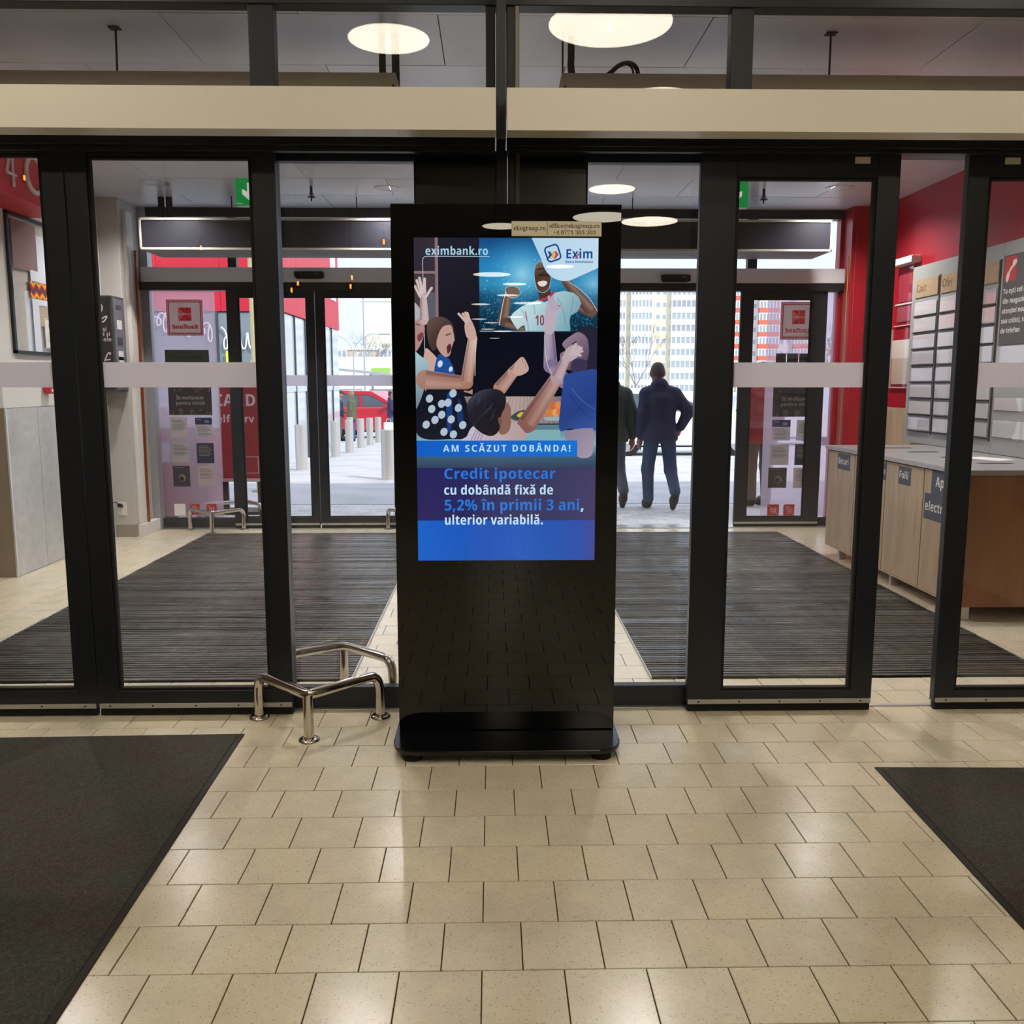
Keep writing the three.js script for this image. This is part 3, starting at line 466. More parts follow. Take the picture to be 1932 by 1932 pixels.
// ---------------------------------------------------------------- bent steel rails
function rail(label, feet, h, z0, group) { // three legs, the bar runs over all of them with round bends
  const [A, B, C] = feet, t = thing('guard_rail', label, 'rail', [B[0], 0, B[1]], group), r = 0.0205;
  const P = (f, y) => [f[0] - B[0], y, f[1] - B[1]];
  const bend = (f, to) => { const dx = to[0] - f[0], dz = to[1] - f[1], l = Math.hypot(dx, dz); const u = [dx / l, dz / l]; return [P(f, 0.0), P(f, h * 0.4), P(f, h - 0.075), [f[0] - B[0] + u[0] * 0.007, h - 0.035, f[1] - B[1] + u[1] * 0.007], [f[0] - B[0] + u[0] * 0.028, h - 0.009, f[1] - B[1] + u[1] * 0.028], [f[0] - B[0] + u[0] * 0.07, h, f[1] - B[1] + u[1] * 0.07]]; };
  const mid = P(B, h), e = 0.035, tow = (f) => { const dx = f[0] - B[0], dz = f[1] - B[1], l = Math.hypot(dx, dz); return [dx / l * e, h, dz / l * e]; };
  part(t, 'bar', tube([...bend(A, B), tow(A), [tow(A)[0] * 0.3 + tow(C)[0] * 0.3, h, tow(A)[2] * 0.3 + tow(C)[2] * 0.3], tow(C), ...bend(C, B).reverse()], r, 90, 16), steelMat);
  part(t, 'leg', rod([0, 0, 0], [0, h, 0], r, 18), steelMat);
  for (const f of feet) { const fl = part(t, 'flange', lathe([[0.0, 0.012], [r + 0.001, 0.012], [r + 0.004, 0.013], [0.036, 0.011], [0.042, 0.006], [0.042, 0]], 28), steelMat, P(f, 0)); for (let i = 0; i < 3; i++) part(fl, 'bolt', new THREE.SphereGeometry(0.006, 8, 6), steelMat, [Math.cos(i * 2.1) * 0.031, 0.011, Math.sin(i * 2.1) * 0.031]); }
  return t;
}
rail('bent steel guard rail on three legs in front of the glass doors', [[-1.0, -3.755], [-0.738, -3.5], [-0.484, -3.755]], 0.19);
rail('bent steel guard rail behind the glass next to the totem', [[-1.0, -4.0], [-0.708, -4.185], [-0.452, -3.96]], 0.19);
rail('bent steel guard rail at the inner side of the closed outer doors', [[-2.955, -8.86], [-2.665, -8.6], [-2.435, -8.86]], 0.2);
rail('bent steel guard rail outside the closed outer doors', [[-2.95, -9.2], [-2.6, -9.5], [-2.35, -9.2]], 0.2);
rail('bent steel guard rail at the post between the outer doors', [[-1.03, -8.86], [-0.72, -8.6], [-0.45, -8.86]], 0.2);
// ---------------------------------------------------------------- hall lamps (some mirrored by the panes and the totem, some added for light)
{
  const rimMat = M('#d8d2c6', 0.5), wire = M('#3a3a3a', 0.6);
  const lamp = (dia, x, z, label, light) => {
    const t = thing('ceiling_lamp', label, 'lamp', [x, 3.6, z], dia > 0.6 ? 'large round hall lamps' : 'small round hall lamps'), r = dia / 2;
    part(t, 'diffuser', lathe([[0, -0.012], [r * 0.7, -0.009], [r - 0.008, -0.002], [r - 0.006, 0.006]], 48), lampMat);
    part(t, 'housing', lathe([[r - 0.006, 0.004], [r, 0.0], [r, 0.05], [0.0, 0.06]], 48), rimMat);
    for (let i = 0; i < 3; i++) part(t, 'cable', rod([Math.cos(i * 2.09) * r * 0.7, 0.05, Math.sin(i * 2.09) * r * 0.7], [Math.cos(i * 2.09) * r * 0.2, 0.7, Math.sin(i * 2.09) * r * 0.2], 0.002, 5), wire);
    if (light) { const p = new THREE.PointLight(LAMP, LAMP_CANDELA * (dia > 0.6 ? 2.1 : 1)); p.name = 'lamp_light'; p.position.set(0, -0.022, 0); p.castShadow = true; p.shadow.radius = 0.5; t.add(p); }
  };
  const big = 'large round glowing lamp hung from the hall ceiling, mirrored in the glass or added for light', small = 'small round glowing lamp hung from the hall ceiling, mirrored in the glass or added for light';
  for (const [x, z, b] of [[-0.66, -1.51, 0], [0.73, -1.78, 1], [1.28, -0.34, 0], [1.36, 2.97, 0], [2.14, 5.04, 1], [-2.2, -2.75, 1], [2.5, -2.8, 0], [-2.6, 0.2, 1], [-0.9, 0.35, 0], [3.4, 0.2, 1], [-4.6, 0.2, 0]]) lamp(b ? 0.77 : 0.53, x, z, b ? big : small, true);  // mirrored lamps first, then added ones lighting the hall with reflections kept hidden
  for (const [x, z, b] of [[1.45, 5.56, 1], [0.12, 6.28, 0], [1.27, 10.7, 0], [-0.01, 11.99, 1], [0.49, 13.77, 0], [0.38, 16.34, 0], [0.96, 18.59, 1], [-0.33, 18.95, 0], [0.75, 23.8, 0], [-0.46, 24.83, 0], [-0.04, 26.73, 0], [0.42, 32.12, 1], [-0.2, 30.62, 0], [0.1, 38, 0]]) lamp(b ? 0.77 : 0.53, x, z, b ? big : small, false);
  // filament bulbs over a seating corner behind the camera
  const amber = MP('#ffb45a', 0, 0, { transmission: 1, thickness: 0, ior: 1.5 });
  for (const [x, y, z] of [[-1.94, 2.406, 1.6], [-1.402, 2.463, 1.6], [-1.44, 2.392, 1.75], [-1.055, 2.78, 1.4], [-2.07, 2.37, 1.9], [-0.933, 2.331, 1.6], [-2.84, 2.724, 1.6], [-4.494, 3.373, 1.6]]) {
    const t = thing('filament_bulb', 'amber filament bulb on a black cord, mirrored in the glass', 'bulb', [x, y, z], 'filament bulbs on cords in the hall');
    part(t, 'globe', new THREE.SphereGeometry(0.05, 20, 14), amber); part(t, 'filament', rod([0, -0.022, 0], [0, 0.022, 0], 0.009, 8), bulbGlow);
    part(t, 'socket', rod([0, 0.045, 0], [0, 0.1, 0], 0.016, 12), blackPlastic); part(t, 'cord', rod([0, 0.1, 0], [0, 4.3 - y, 0], 0.003, 5), blackPlastic);
  }
}
// ---------------------------------------------------------------- vestibule shell
const CY = 3.05;
{
  const c = struct('ceiling_vestibule', 'grey metal panel ceiling between the door fronts', [0, CY, 0]);
  part(c, 'slab', bx(-6.2, 4.3, 0.03, 0.32, -9.15, -3.84), M('#3a3a3c', 0.9));
  const pm = [M('#dadae0', 0.34, 0.1), M('#d4d4db', 0.3, 0.1), M('#dedee3', 0.38, 0.1)];
  const W = 1.245, D = 0.662, g = bx(-W / 2 + 0.002, W / 2 - 0.002, 0, 0.03, -D / 2 + 0.002, D / 2 - 0.002, 0.002);
  for (let j = 0; j < 9; j++) for (let i = -3; i < 4; i++) {
    const z = -3.7 - D * (j + 0.5); if (z < -8.8 || z > -3.9) continue;
    part(c, 'ceiling_panel', g, pm[Math.floor(rnd() * 3)], [-0.54 + 0.62 * (j % 2) + i * W + 0.3, rr(-0.001, 0.001), z], [rr(-0.0015, 0.0015), 0, rr(-0.0015, 0.0015)]);
  }
  const wr = struct('wall_vestibule_right', 'red upper wall with a pale wood lower strip in the vestibule');
  part(wr, 'red_face', bx(3.65, 3.8, 1.2, 3.08, -9.0, -3.9), redWall); part(wr, 'wood_face', bx(3.65, 3.8, 0, 1.2, -9.0, -3.9), woodMat);
  
  const wp = struct('wall_pilaster', 'red pilaster beside the open outer door leaf'); part(wp, 'red_pilaster', bx(3.36, 3.65, 0, 3.06, -8.98, -8.72), redWall); part(wp, 'pilaster_base', bx(3.34, 3.65, 0, 0.09, -8.98, -8.7), whiteWall);
  part(wp, 'cable', rod([3.345, 0.1, -8.74], [3.345, 2.6, -8.74], 0.006, 8), M('#b8862a', 0.5)); part(wp, 'cable', rod([3.4, 0.1, -8.715], [3.4, 2.95, -8.715], 0.006, 8), M('#a23040', 0.5));
  const wl = struct('wall_vestibule_left', 'white wall with a large pale panelled lower part beside the closed doors');
  part(wl, 'wall_face', bx(-6.2, -3.51, 1.24, 3.08, -8.6, -6.66), whiteWall); part(wl, 'core', bx(-6.2, -3.53, 0, 1.24, -8.6, -6.68), greyWall);
  const pan = M('#ffffff', 0.5, 0, { map: rep(concreteTex, 0.8, 0.8) });
  for (const [z0, z1] of [[-7.12, -6.665], [-7.72, -7.124], [-8.32, -7.724], [-8.6, -8.324]]) part(wl, 'panel', bx(-3.53, -3.5, 0.004, 1.236, z0, z1, 0.001), pan);
  part(wl, 'end_face', bx(-6.2, -3.505, 0, 1.236, -6.68, -6.655), M('#8a7a68', 0.6)); part(wl, 'corner_trim', bx(-3.507, -3.494, 0, 1.24, -6.668, -6.65, 0.002), M('#e6e4e0', 0.3, 0.4));
  const wlo = struct('wall_vestibule_side', 'plain side wall of the passage beside the white panelled wall'); part(wlo, 'wall_face', bx(-6.3, -6.15, 0, 3.08, -6.7, -3.9), whiteWall);
  // pillar with a mounted machine
  const pl = struct('wall_pillar', 'grey pillar beside the closed outer doors', [-3.55, 0, -8.7]);
  part(pl, 'shaft', bx(-0.5, 0.225, 0.1, 3.06, -0.2, 0.25, 0.004), greyWall); part(pl, 'plinth', bx(-0.5, 0.232, 0, 0.115, -0.2, 0.258, 0.003), M('#8f867b', 0.6));
  part(pl, 'side_strip', bx(0.225, 0.262, 0.11, 2.95, 0.02, 0.16, 0.003), whiteWall); part(pl, 'side_plinth', bx(0.225, 0.29, 0, 0.11, -0.2, 0.2, 0.003), whiteWall);
  const cp = struct('trim_3', 'thin copper pipe running up beside the grey pillar'); part(cp, 'pipe', tube([[-3.275, 0, -8.66], [-3.275, 0.6, -8.655], [-3.272, 1.5, -8.66], [-3.27, 2.5, -8.66], [-3.268, 2.62, -8.66]], 0.0125, 40, 10), M('#a65a2c', 0.32, 0.85));
}
// ---------------------------------------------------------------- things on the left wall
{
  const f = thing('shop_fascia', 'red box fascia with white lettering over the wall window', 'sign', [-3.36, 2.655, -6.6]);
  part(f, 'box', bx(-0.149, 0.16, 0, 0.37, -0.62, 0.95, 0.004), redPaint);
  const w = M('#efe9e4', 0.5);
  const ring = new THREE.TorusGeometry(0.12, 0.017, 8, 32); ring.rotateY(PI / 2); part(f, 'letter', ring, w, [0.165, 0.2, -0.1]);
  part(f, 'letter', [rod([0.165, 0.06, 0.2], [0.165, 0.32, 0.2], 0.011, 6), rod([0.165, 0.14, 0.28], [0.165, 0.14, 0.16], 0.011, 6), rod([0.165, 0.32, 0.21], [0.165, 0.14, 0.28], 0.011, 6)], w);
  part(f, 'letter', [rod([0.165, 0.04, 0.4], [0.165, 0.34, 0.36], 0.011, 6), rod([0.165, 0.04, 0.48], [0.165, 0.34, 0.5], 0.011, 6)], w);
  const d = thing('display_window', 'black framed wall window with pinned textiles and papers', 'window', [-3.5, 1.635, -7.55]);
  const x = 0.012; part(d, 'frame', [bx(-0.03, x, 0, 0.022, -0.72, 0.7), bx(-0.03, x, 0.99, 1.015, -0.72, 0.7), bx(-0.03, x, 0, 1.015, 0.672, 0.7), bx(-0.03, x, 0, 1.015, -0.72, -0.695)], blackPlastic);
  part(d, 'backing', bx(-0.028, -0.02, 0.02, 0.99, -0.7, 0.68), M('#59616c', 0.4));
  part(d, 'pane', bx(0.0, 0.004, 0.02, 0.99, -0.7, 0.675), glassMat);
  const put = (name, z0, z1, y0, y1, m, dx = 0) => part(d, name, bx(0.005, 0.0075 + dx, y0, y1, z0, z1), m);
  put('cloth', 0.28, 0.64, 0.62, 0.97, M('#8c7275', 0.9)); put('white_frame', 0.06, 0.28, 0.62, 0.9, M('#dfe6f2', 0.5)); put('white_frame', 0.05, 0.4, 0.55, 0.63, M('#dfe6f2', 0.5), 0.001);
  put('white_frame', 0.05, 0.4, 0.375, 0.42, M('#dfe6f2', 0.5)); put('white_frame', 0.3, 0.4, 0.02, 0.38, M('#dfe6f2', 0.5), 0.001); put('cream_cloth', 0.08, 0.3, 0.22, 0.37, M('#b5a791', 0.9));
  const zig = printMat(256, 128, (c, w2, h) => { const cols = ['#3b1f4a', '#a02c2c', '#e07a1f', '#f2c038', '#e07a1f', '#b53a2a', '#3f2a6a', '#7a2230']; c.fillStyle = '#3b1f4a'; c.fillRect(0, 0, w2, h); for (let k = 0; k < 14; k++) { c.strokeStyle = cols[k % 8]; c.lineWidth = 13; c.beginPath(); for (let i = 0; i <= 8; i++) { const px = i * 32, py = (i % 2 ? 34 : -6) + k * 13 - 40; i ? c.lineTo(px, py) : c.moveTo(px, py); } c.stroke(); } }, 0.9);
  part(d, 'zigzag_textile', new THREE.BoxGeometry(0.36, 0.12, 0.006), zig, [0.0075, 0.485, 0.24], [0, PI / 2, 0]);
  part(d, 'certificate', new THREE.BoxGeometry(0.17, 0.23, 0.004), printMat(128, 176, (c, w2, h) => { c.fillStyle = '#dcd8d2'; c.fillRect(0, 0, w2, h); c.strokeStyle = '#77736c'; c.lineWidth = 3; c.strokeRect(6, 6, w2 - 12, h - 12); c.lineWidth = 5; c.beginPath(); c.arc(64, 46, 17, 0, 7); c.stroke(); c.fillStyle = '#aaa69f'; for (let i = 0; i < 6; i++) c.fillRect(26, 80 + i * 11, 76, 3); }), [0.0075, 0.17, 0.15], [0, PI / 2, 0]);
  const a = thing('alarm_button', 'small red alarm call point on the white wall', 'alarm', [-3.5, 1.335, -7.3]);
  part(a, 'housing', bx(-0.002, 0.045, 0, 0.1, -0.05, 0.05, 0.01), redPaint); part(a, 'label_plate', bx(0.045, 0.047, 0.015, 0.035, -0.02, 0.02), paperMat);
  // machine on the pillar
  const m = thing('wall_machine', 'dark wall machine with white script and a grey slotted side on the pillar', 'machine', [-3.45, 1.34, -8.3]);
  part(m, 'cabinet', bx(-0.2, 0.135, 0, 0.835, -0.15, 0.11, 0.006), M('#4a4a52', 0.45, 0.2));
  part(m, 'front_panel', new THREE.BoxGeometry(0.31, 0.8, 0.006), printMat(384, 992, (c, w2, h) => {
    c.fillStyle = '#241f23'; c.fillRect(0, 0, w2, h); c.fillStyle = '#d8d2cf'; c.strokeStyle = '#e2dcd8'; c.lineWidth = 13; c.lineCap = 'round';
    c.beginPath(); c.moveTo(140, 210); c.bezierCurveTo(200, 60, 330, 40, 290, 140); c.bezierCurveTo(250, 220, 200, 200, 250, 260); c.bezierCurveTo(300, 210, 370, 180, 330, 230); c.bezierCurveTo(300, 280, 270, 270, 280, 230); c.stroke();
    c.font = 'bold 58px sans-serif'; c.fillText('bani şi', 150, 360); c.fillText('ta şi', 250, 412); c.fillText('premisele', 100, 470);
    c.beginPath(); c.moveTo(200, 760); c.bezierCurveTo(260, 780, 300, 640, 330, 600); c.bezierCurveTo(350, 580, 366, 600, 350, 610); c.moveTo(230, 680); c.lineTo(350, 665); c.stroke(); c.fillText('cu pasturi!', 60, 950);
  }), [-0.035, 0.42, 0.112]);
  const s = part(m, 'side_panel', bx(0.134, 0.139, 0.02, 0.81, -0.12, 0.09, 0.002), M('#77777f', 0.4, 0.3));
  for (const [y0, y1, mat] of [[0.72, 0.76, '#3b3b42'], [0.55, 0.63, '#dcdcdc'], [0.41, 0.48, '#2b2b30'], [0.26, 0.36, '#e4e4e4'], [0.28, 0.31, '#151518'], [0.04, 0.1, '#5b5b62']]) part(s, 'slot', bx(0.139, 0.143, y0, y1, -0.06, 0.04), M(mat, 0.4));
  const k = thing('wall_socket', 'white wall socket with a black plug and cable on the pillar', 'socket', [-3.435, 0.265, -8.45]);
  part(k, 'plate', bx(-0.042, 0.042, -0.062, 0.062, 0, 0.012, 0.004), M('#dedad2', 0.5)); part(k, 'plug', rod([-0.005, 0.028, 0.01], [-0.005, 0.04, 0.06], 0.018, 12), blackPlastic);
  part(k, 'cable', tube([[-0.005, 0.04, 0.05], [-0.03, 0.07, 0.07], [-0.08, 0.05, 0.05], [-0.1, -0.02, 0.03], [-0.1, -0.2, 0.02], [-0.12, -0.26, 0.02]], 0.004, 30, 6), blackPlastic);
}
// ---------------------------------------------------------------- recycling counter
{
  const plateM = (txt, w = 128, h = 64, size = 40) => printMat(w * 2, h * 2, (c, a, b) => { c.fillStyle = '#565a64'; c.fillRect(0, 0, a, b); c.fillStyle = '#eceae6'; c.font = `bold ${size * 2}px sans-serif`; c.fillText(txt, 10, b * 0.66); }, 0.55);
  const XF = 2.78, doors = [[-7.48, -6.93, 'light wood cabinet labelled Becuri at the far end of the counter', 'Becuri'], [-6.926, -6.372, 'light wood cabinet labelled Carton in the counter', 'Carton'], [-6.368, -5.798, 'light wood cabinet labelled Folii in the counter', 'Folii'], [-5.794, -5.27, 'light wood cabinet with a stepped two line label and a brown end panel', '']];
  doors.forEach(([z0, z1, label, txt], i) => {
    const w = z1 - z0, zc = (z0 + z1) / 2, t = thing('recycling_cabinet', label, 'cabinet', [XF, 0, zc]);
    part(t, 'body', bx(0.02, 0.86, 0.09, 0.878, -w / 2 + 0.001, w / 2 - (i === 3 ? 0.016 : 0.001)), woodMat);
    const d = part(t, 'door', bx(0, 0.0195, 0.098, 0.872, -w / 2 + 0.003, w / 2 - 0.003, 0.0015), woodMat);
    part(t, 'bottom_edge', bx(0.002, 0.03, 0.084, 0.096, -w / 2, w / 2), woodMat);
    if (i === 3) part(t, 'end_panel', bx(0.0, 0.86, 0.086, 0.878, w / 2 - 0.016, w / 2, 0.001), woodMat), part(t, 'brown_end_face', bx(0.022, 0.86, 0.088, 0.878, w / 2, w / 2 + 0.004), brownMat);
    const face = (name, ww, hh, mat, z, y) => part(d, name, new THREE.BoxGeometry(ww, hh, 0.0016), mat, [-0.001, y, z], [0, -PI / 2, 0]);
    if (txt === 'Becuri') face('label_plate', 0.25, 0.125, plateM(txt, 128, 64, 36), -7.15 - zc, 0.8);
    if (txt === 'Carton') face('label_plate', 0.22, 0.118, plateM(txt, 128, 66, 34), -6.47 - zc, 0.795);
    if (txt === 'Folii') face('label_plate', 0.182, 0.118, plateM(txt, 112, 72, 42), -6.072 - zc, 0.796);
    if (i === 3) { face('label_plate', 0.36, 0.15, plateM('  Aparate', 190, 78, 46), -5.51 - zc, 0.797); face('label_plate', 0.44, 0.165, plateM('electronice', 232, 88, 44), -5.55 - zc, 0.6385); }
    if (i !== 2) { const fz = i === 0 ? -7.245 - zc : i === 1 ? -6.9 - zc + 0.02 : -5.305 - zc; for (const x of [0.03, 0.78]) part(t, 'foot', bx(x, x + 0.05, 0, 0.09, fz - 0.02, fz + 0.02, 0.003), brushedMat); }
    else for (const x of [0.03, 0.78]) part(t, 'foot', bx(x, x + 0.05, 0, 0.09, -6.275 - zc - 0.02, -6.275 - zc + 0.02, 0.003), brushedMat);
  });
  const top = thing('counter_top', 'grey laminate worktop over the recycling cabinets', 'worktop', [XF, 0.88, -6.37]);
  const lam = MP('#8f8f90', 0.3);
  part(top, 'slab', bx(-0.022, 0.868, 0, 0.032, -1.13, 1.12, 0.003), lam); part(top, 'front_edge', bx(-0.024, -0.0215, 0.002, 0.03, -1.13, 1.12), M('#b3b3b4', 0.4));
  for (const z of [-0.75, -0.32, 0.18, 0.66]) part(top, 'drop_slot', bx(0.3, 0.52, 0.0316, 0.0328, z - 0.03, z + 0.03), M('#121213', 0.9), [0, 0, 0]);
  const pp = thing('paper_sheet', 'white paper sheet lying on the grey worktop', 'paper', [3.33, 0.913, -6.05], undefined, 0.4); part(pp, 'leaf', bx(-0.1, 0.1, 0, 0.0012, -0.14, 0.14), paperMat);
}
// ---------------------------------------------------------------- notice board on the right wall
{
  const b = thing('notice_board', 'grey wall board with rows of white card pockets above the counter', 'board', [3.63, 0, -6.6]);
  const grey = M('#a3a5a4', 0.45, 0.1), seam = M('#202022', 0.8), card = [M('#dedade', 0.6), M('#d3cfd4', 0.6), M('#e6e3e4', 0.6)], clear = MP('#ffffff', 0.02, 0, { transmission: 1, thickness: 0, ior: 1.45 });
  const Z = (z) => z + 6.6;
  for (const [a, c] of [[-7.9, -6.505], [-6.5, -5.3]]) part(b, 'panel', bx(-0.045, 0, 0.915, 2.39, Z(a), Z(c), 0.002), grey);
  const head = (txt) => printMat(256, 96, (c, w, h) => { c.fillStyle = '#b29a7c'; c.fillRect(0, 0, w, h); for (let i = 0; i < 60; i++) { c.fillStyle = i % 2 ? '#a98d6a' : '#c2ab8e'; c.fillRect((i * 71) % 256, (i * 37) % 96, 26, 1.5); } c.fillStyle = '#3f362c'; c.font = '54px sans-serif'; c.fillText(txt, 14, 66); }, 0.3);
  [[-7.83, -7.425, 'Caut'], [-7.385, -6.98, 'Ofer'], [-6.955, -6.545, '']].forEach(([a, c, txt]) => {
    const w = c - a, zc = (a + c) / 2;
    part(b, 'header_plate', new THREE.BoxGeometry(w - 0.01, 0.145, 0.006), head(txt), [-0.05, 2.2, Z(zc)], [0, -PI / 2, 0]);
    part(b, 'dark_gap', bx(-0.0475, -0.0455, 1.0, 2.28, Z(c) + 0.002, Z(c) + 0.03), seam);
    for (let r = 0; r < 8; r++) {
      const y = 2.035 - r * 0.1365, ww = rnd() > 0.75 ? w * 0.47 : w - 0.02;
      const p = part(b, 'pocket', bx(-0.058, -0.0555, y - 0.058, y + 0.058, Z(a) + 0.006, Z(c) - 0.012), clear);
      part(p, 'card', bx(-0.0525, -0.051, y - 0.052 + rr(-0.003, 0.003), y + 0.052 + rr(0, 0.008), Z(a) + 0.008, Z(a) + 0.008 + ww), card[Math.floor(rnd() * 3)]);
      if (ww < w * 0.6) part(p, 'card', bx(-0.0525, -0.051, y - 0.05, y + 0.05 + rr(0, 0.008), Z(a) + 0.016 + ww, Z(c) - 0.016), card[Math.floor(rnd() * 3)]);
      part(p, 'ledge', bx(-0.06, -0.0455, y - 0.066, y - 0.0585, Z(a) + 0.004, Z(c) - 0.01), seam);
    }
  });
  const ph = part(b, 'phone_panel', new THREE.BoxGeometry(0.62, 0.61, 0.006), printMat(512, 504, (c, w, h) => {
    c.fillStyle = '#5b5859'; c.fillRect(0, 0, w, h); c.fillStyle = '#c23a38'; c.fillRect(14, 10, 118, 138); c.strokeStyle = '#efe6df'; c.lineWidth = 17; c.lineCap = 'round'; c.beginPath(); c.arc(140, 150, 96, PI * 1.02, PI * 1.4); c.stroke(); c.lineWidth = 30; c.beginPath(); c.moveTo(46, 128); c.lineTo(52, 110); c.moveTo(104, 48); c.lineTo(118, 44); c.stroke();
    c.fillStyle = '#efecea'; c.font = '600 40px sans-serif'; ['Tu eşti cel care', 'din magazin aduci', 'atenţiei noastre', 'sau critici, suna', 'de telefon'].forEach((s, i) => c.fillText(s, 12, 216 + i * 56));
  }), [-0.05, 1.99, Z(-6.17)], [0, -PI / 2, 0]); ph.userData.label = 'dark grey print with a red telephone sign';
  for (const [y0, y1] of [[1.535, 1.675], [1.22, 1.32], [1.03, 1.16]]) { const p = part(b, 'wide_pocket', bx(-0.06, -0.057, y0, y1, Z(-6.49), Z(-5.5)), clear); part(p, 'card', bx(-0.0525, -0.051, y0 + 0.008, y1 - 0.004, Z(-6.48), Z(-5.9)), card[0]); part(p, 'card', bx(-0.0525, -0.051, y0 + 0.008, y1 - 0.012, Z(-5.88), Z(-5.52)), card[2]); }
  // holders on the red wall
  const h = thing('notice_holder', 'clear holders with paper notices on the red wall beside the board', 'holder', [3.65, 0, -8.17]);
  const pk = MP('#ffffff', 0.05, 0, { transmission: 1, thickness: 0, ior: 1.45 });
  part(h, 'holder', bx(-0.016, -0.012, 2.12, 2.44, -0.14, 0.16), pk); part(h, 'notice', bx(-0.01, -0.0085, 2.13, 2.42, -0.12, 0.15), M('#a8374a', 0.6));
  part(h, 'holder', bx(-0.016, -0.012, 1.93, 2.1, -0.16, 0.18), pk); part(h, 'notice', bx(-0.01, -0.0085, 1.96, 2.09, -0.13, 0.17), M('#a5505c', 0.6));
  part(h, 'holder', bx(-0.02, -0.015, 1.38, 1.9, -0.2, 0.19), pk); part(h, 'notice', bx(-0.012, -0.0105, 1.64, 1.8, -0.19, 0.18), M('#e9e5de', 0.7)); part(h, 'notice', bx(-0.012, -0.0105, 1.41, 1.64, -0.17, 0.17), M('#cfc5b2', 0.7));
  part(h, 'rim', [bx(-0.02, 0, 1.375, 1.385, -0.21, 0.2), bx(-0.02, 0, 1.385, 1.9, -0.21, -0.202), bx(-0.018, 0, 2.44, 2.447, -0.14, 0.16), bx(-0.018, 0, 1.92, 1.927, -0.17, 0.18), bx(-0.018, 0, 2.105, 2.118, -0.17, 0.18)], M('#d8cfc8', 0.4));
  const e = thing('emergency_lamp', 'small white bulkhead lamp tilted out from the red wall', 'lamp', [3.65, 2.47, -8.07]); part(e, 'housing', bx(-0.09, 0, -0.03, 0.03, -0.19, 0.17, 0.008), M('#e9e7e0', 0.4)); part(e, 'end_cap', bx(-0.092, 0.0, -0.032, 0.02, -0.225, -0.19, 0.006), M('#d9c24a', 0.5));
}
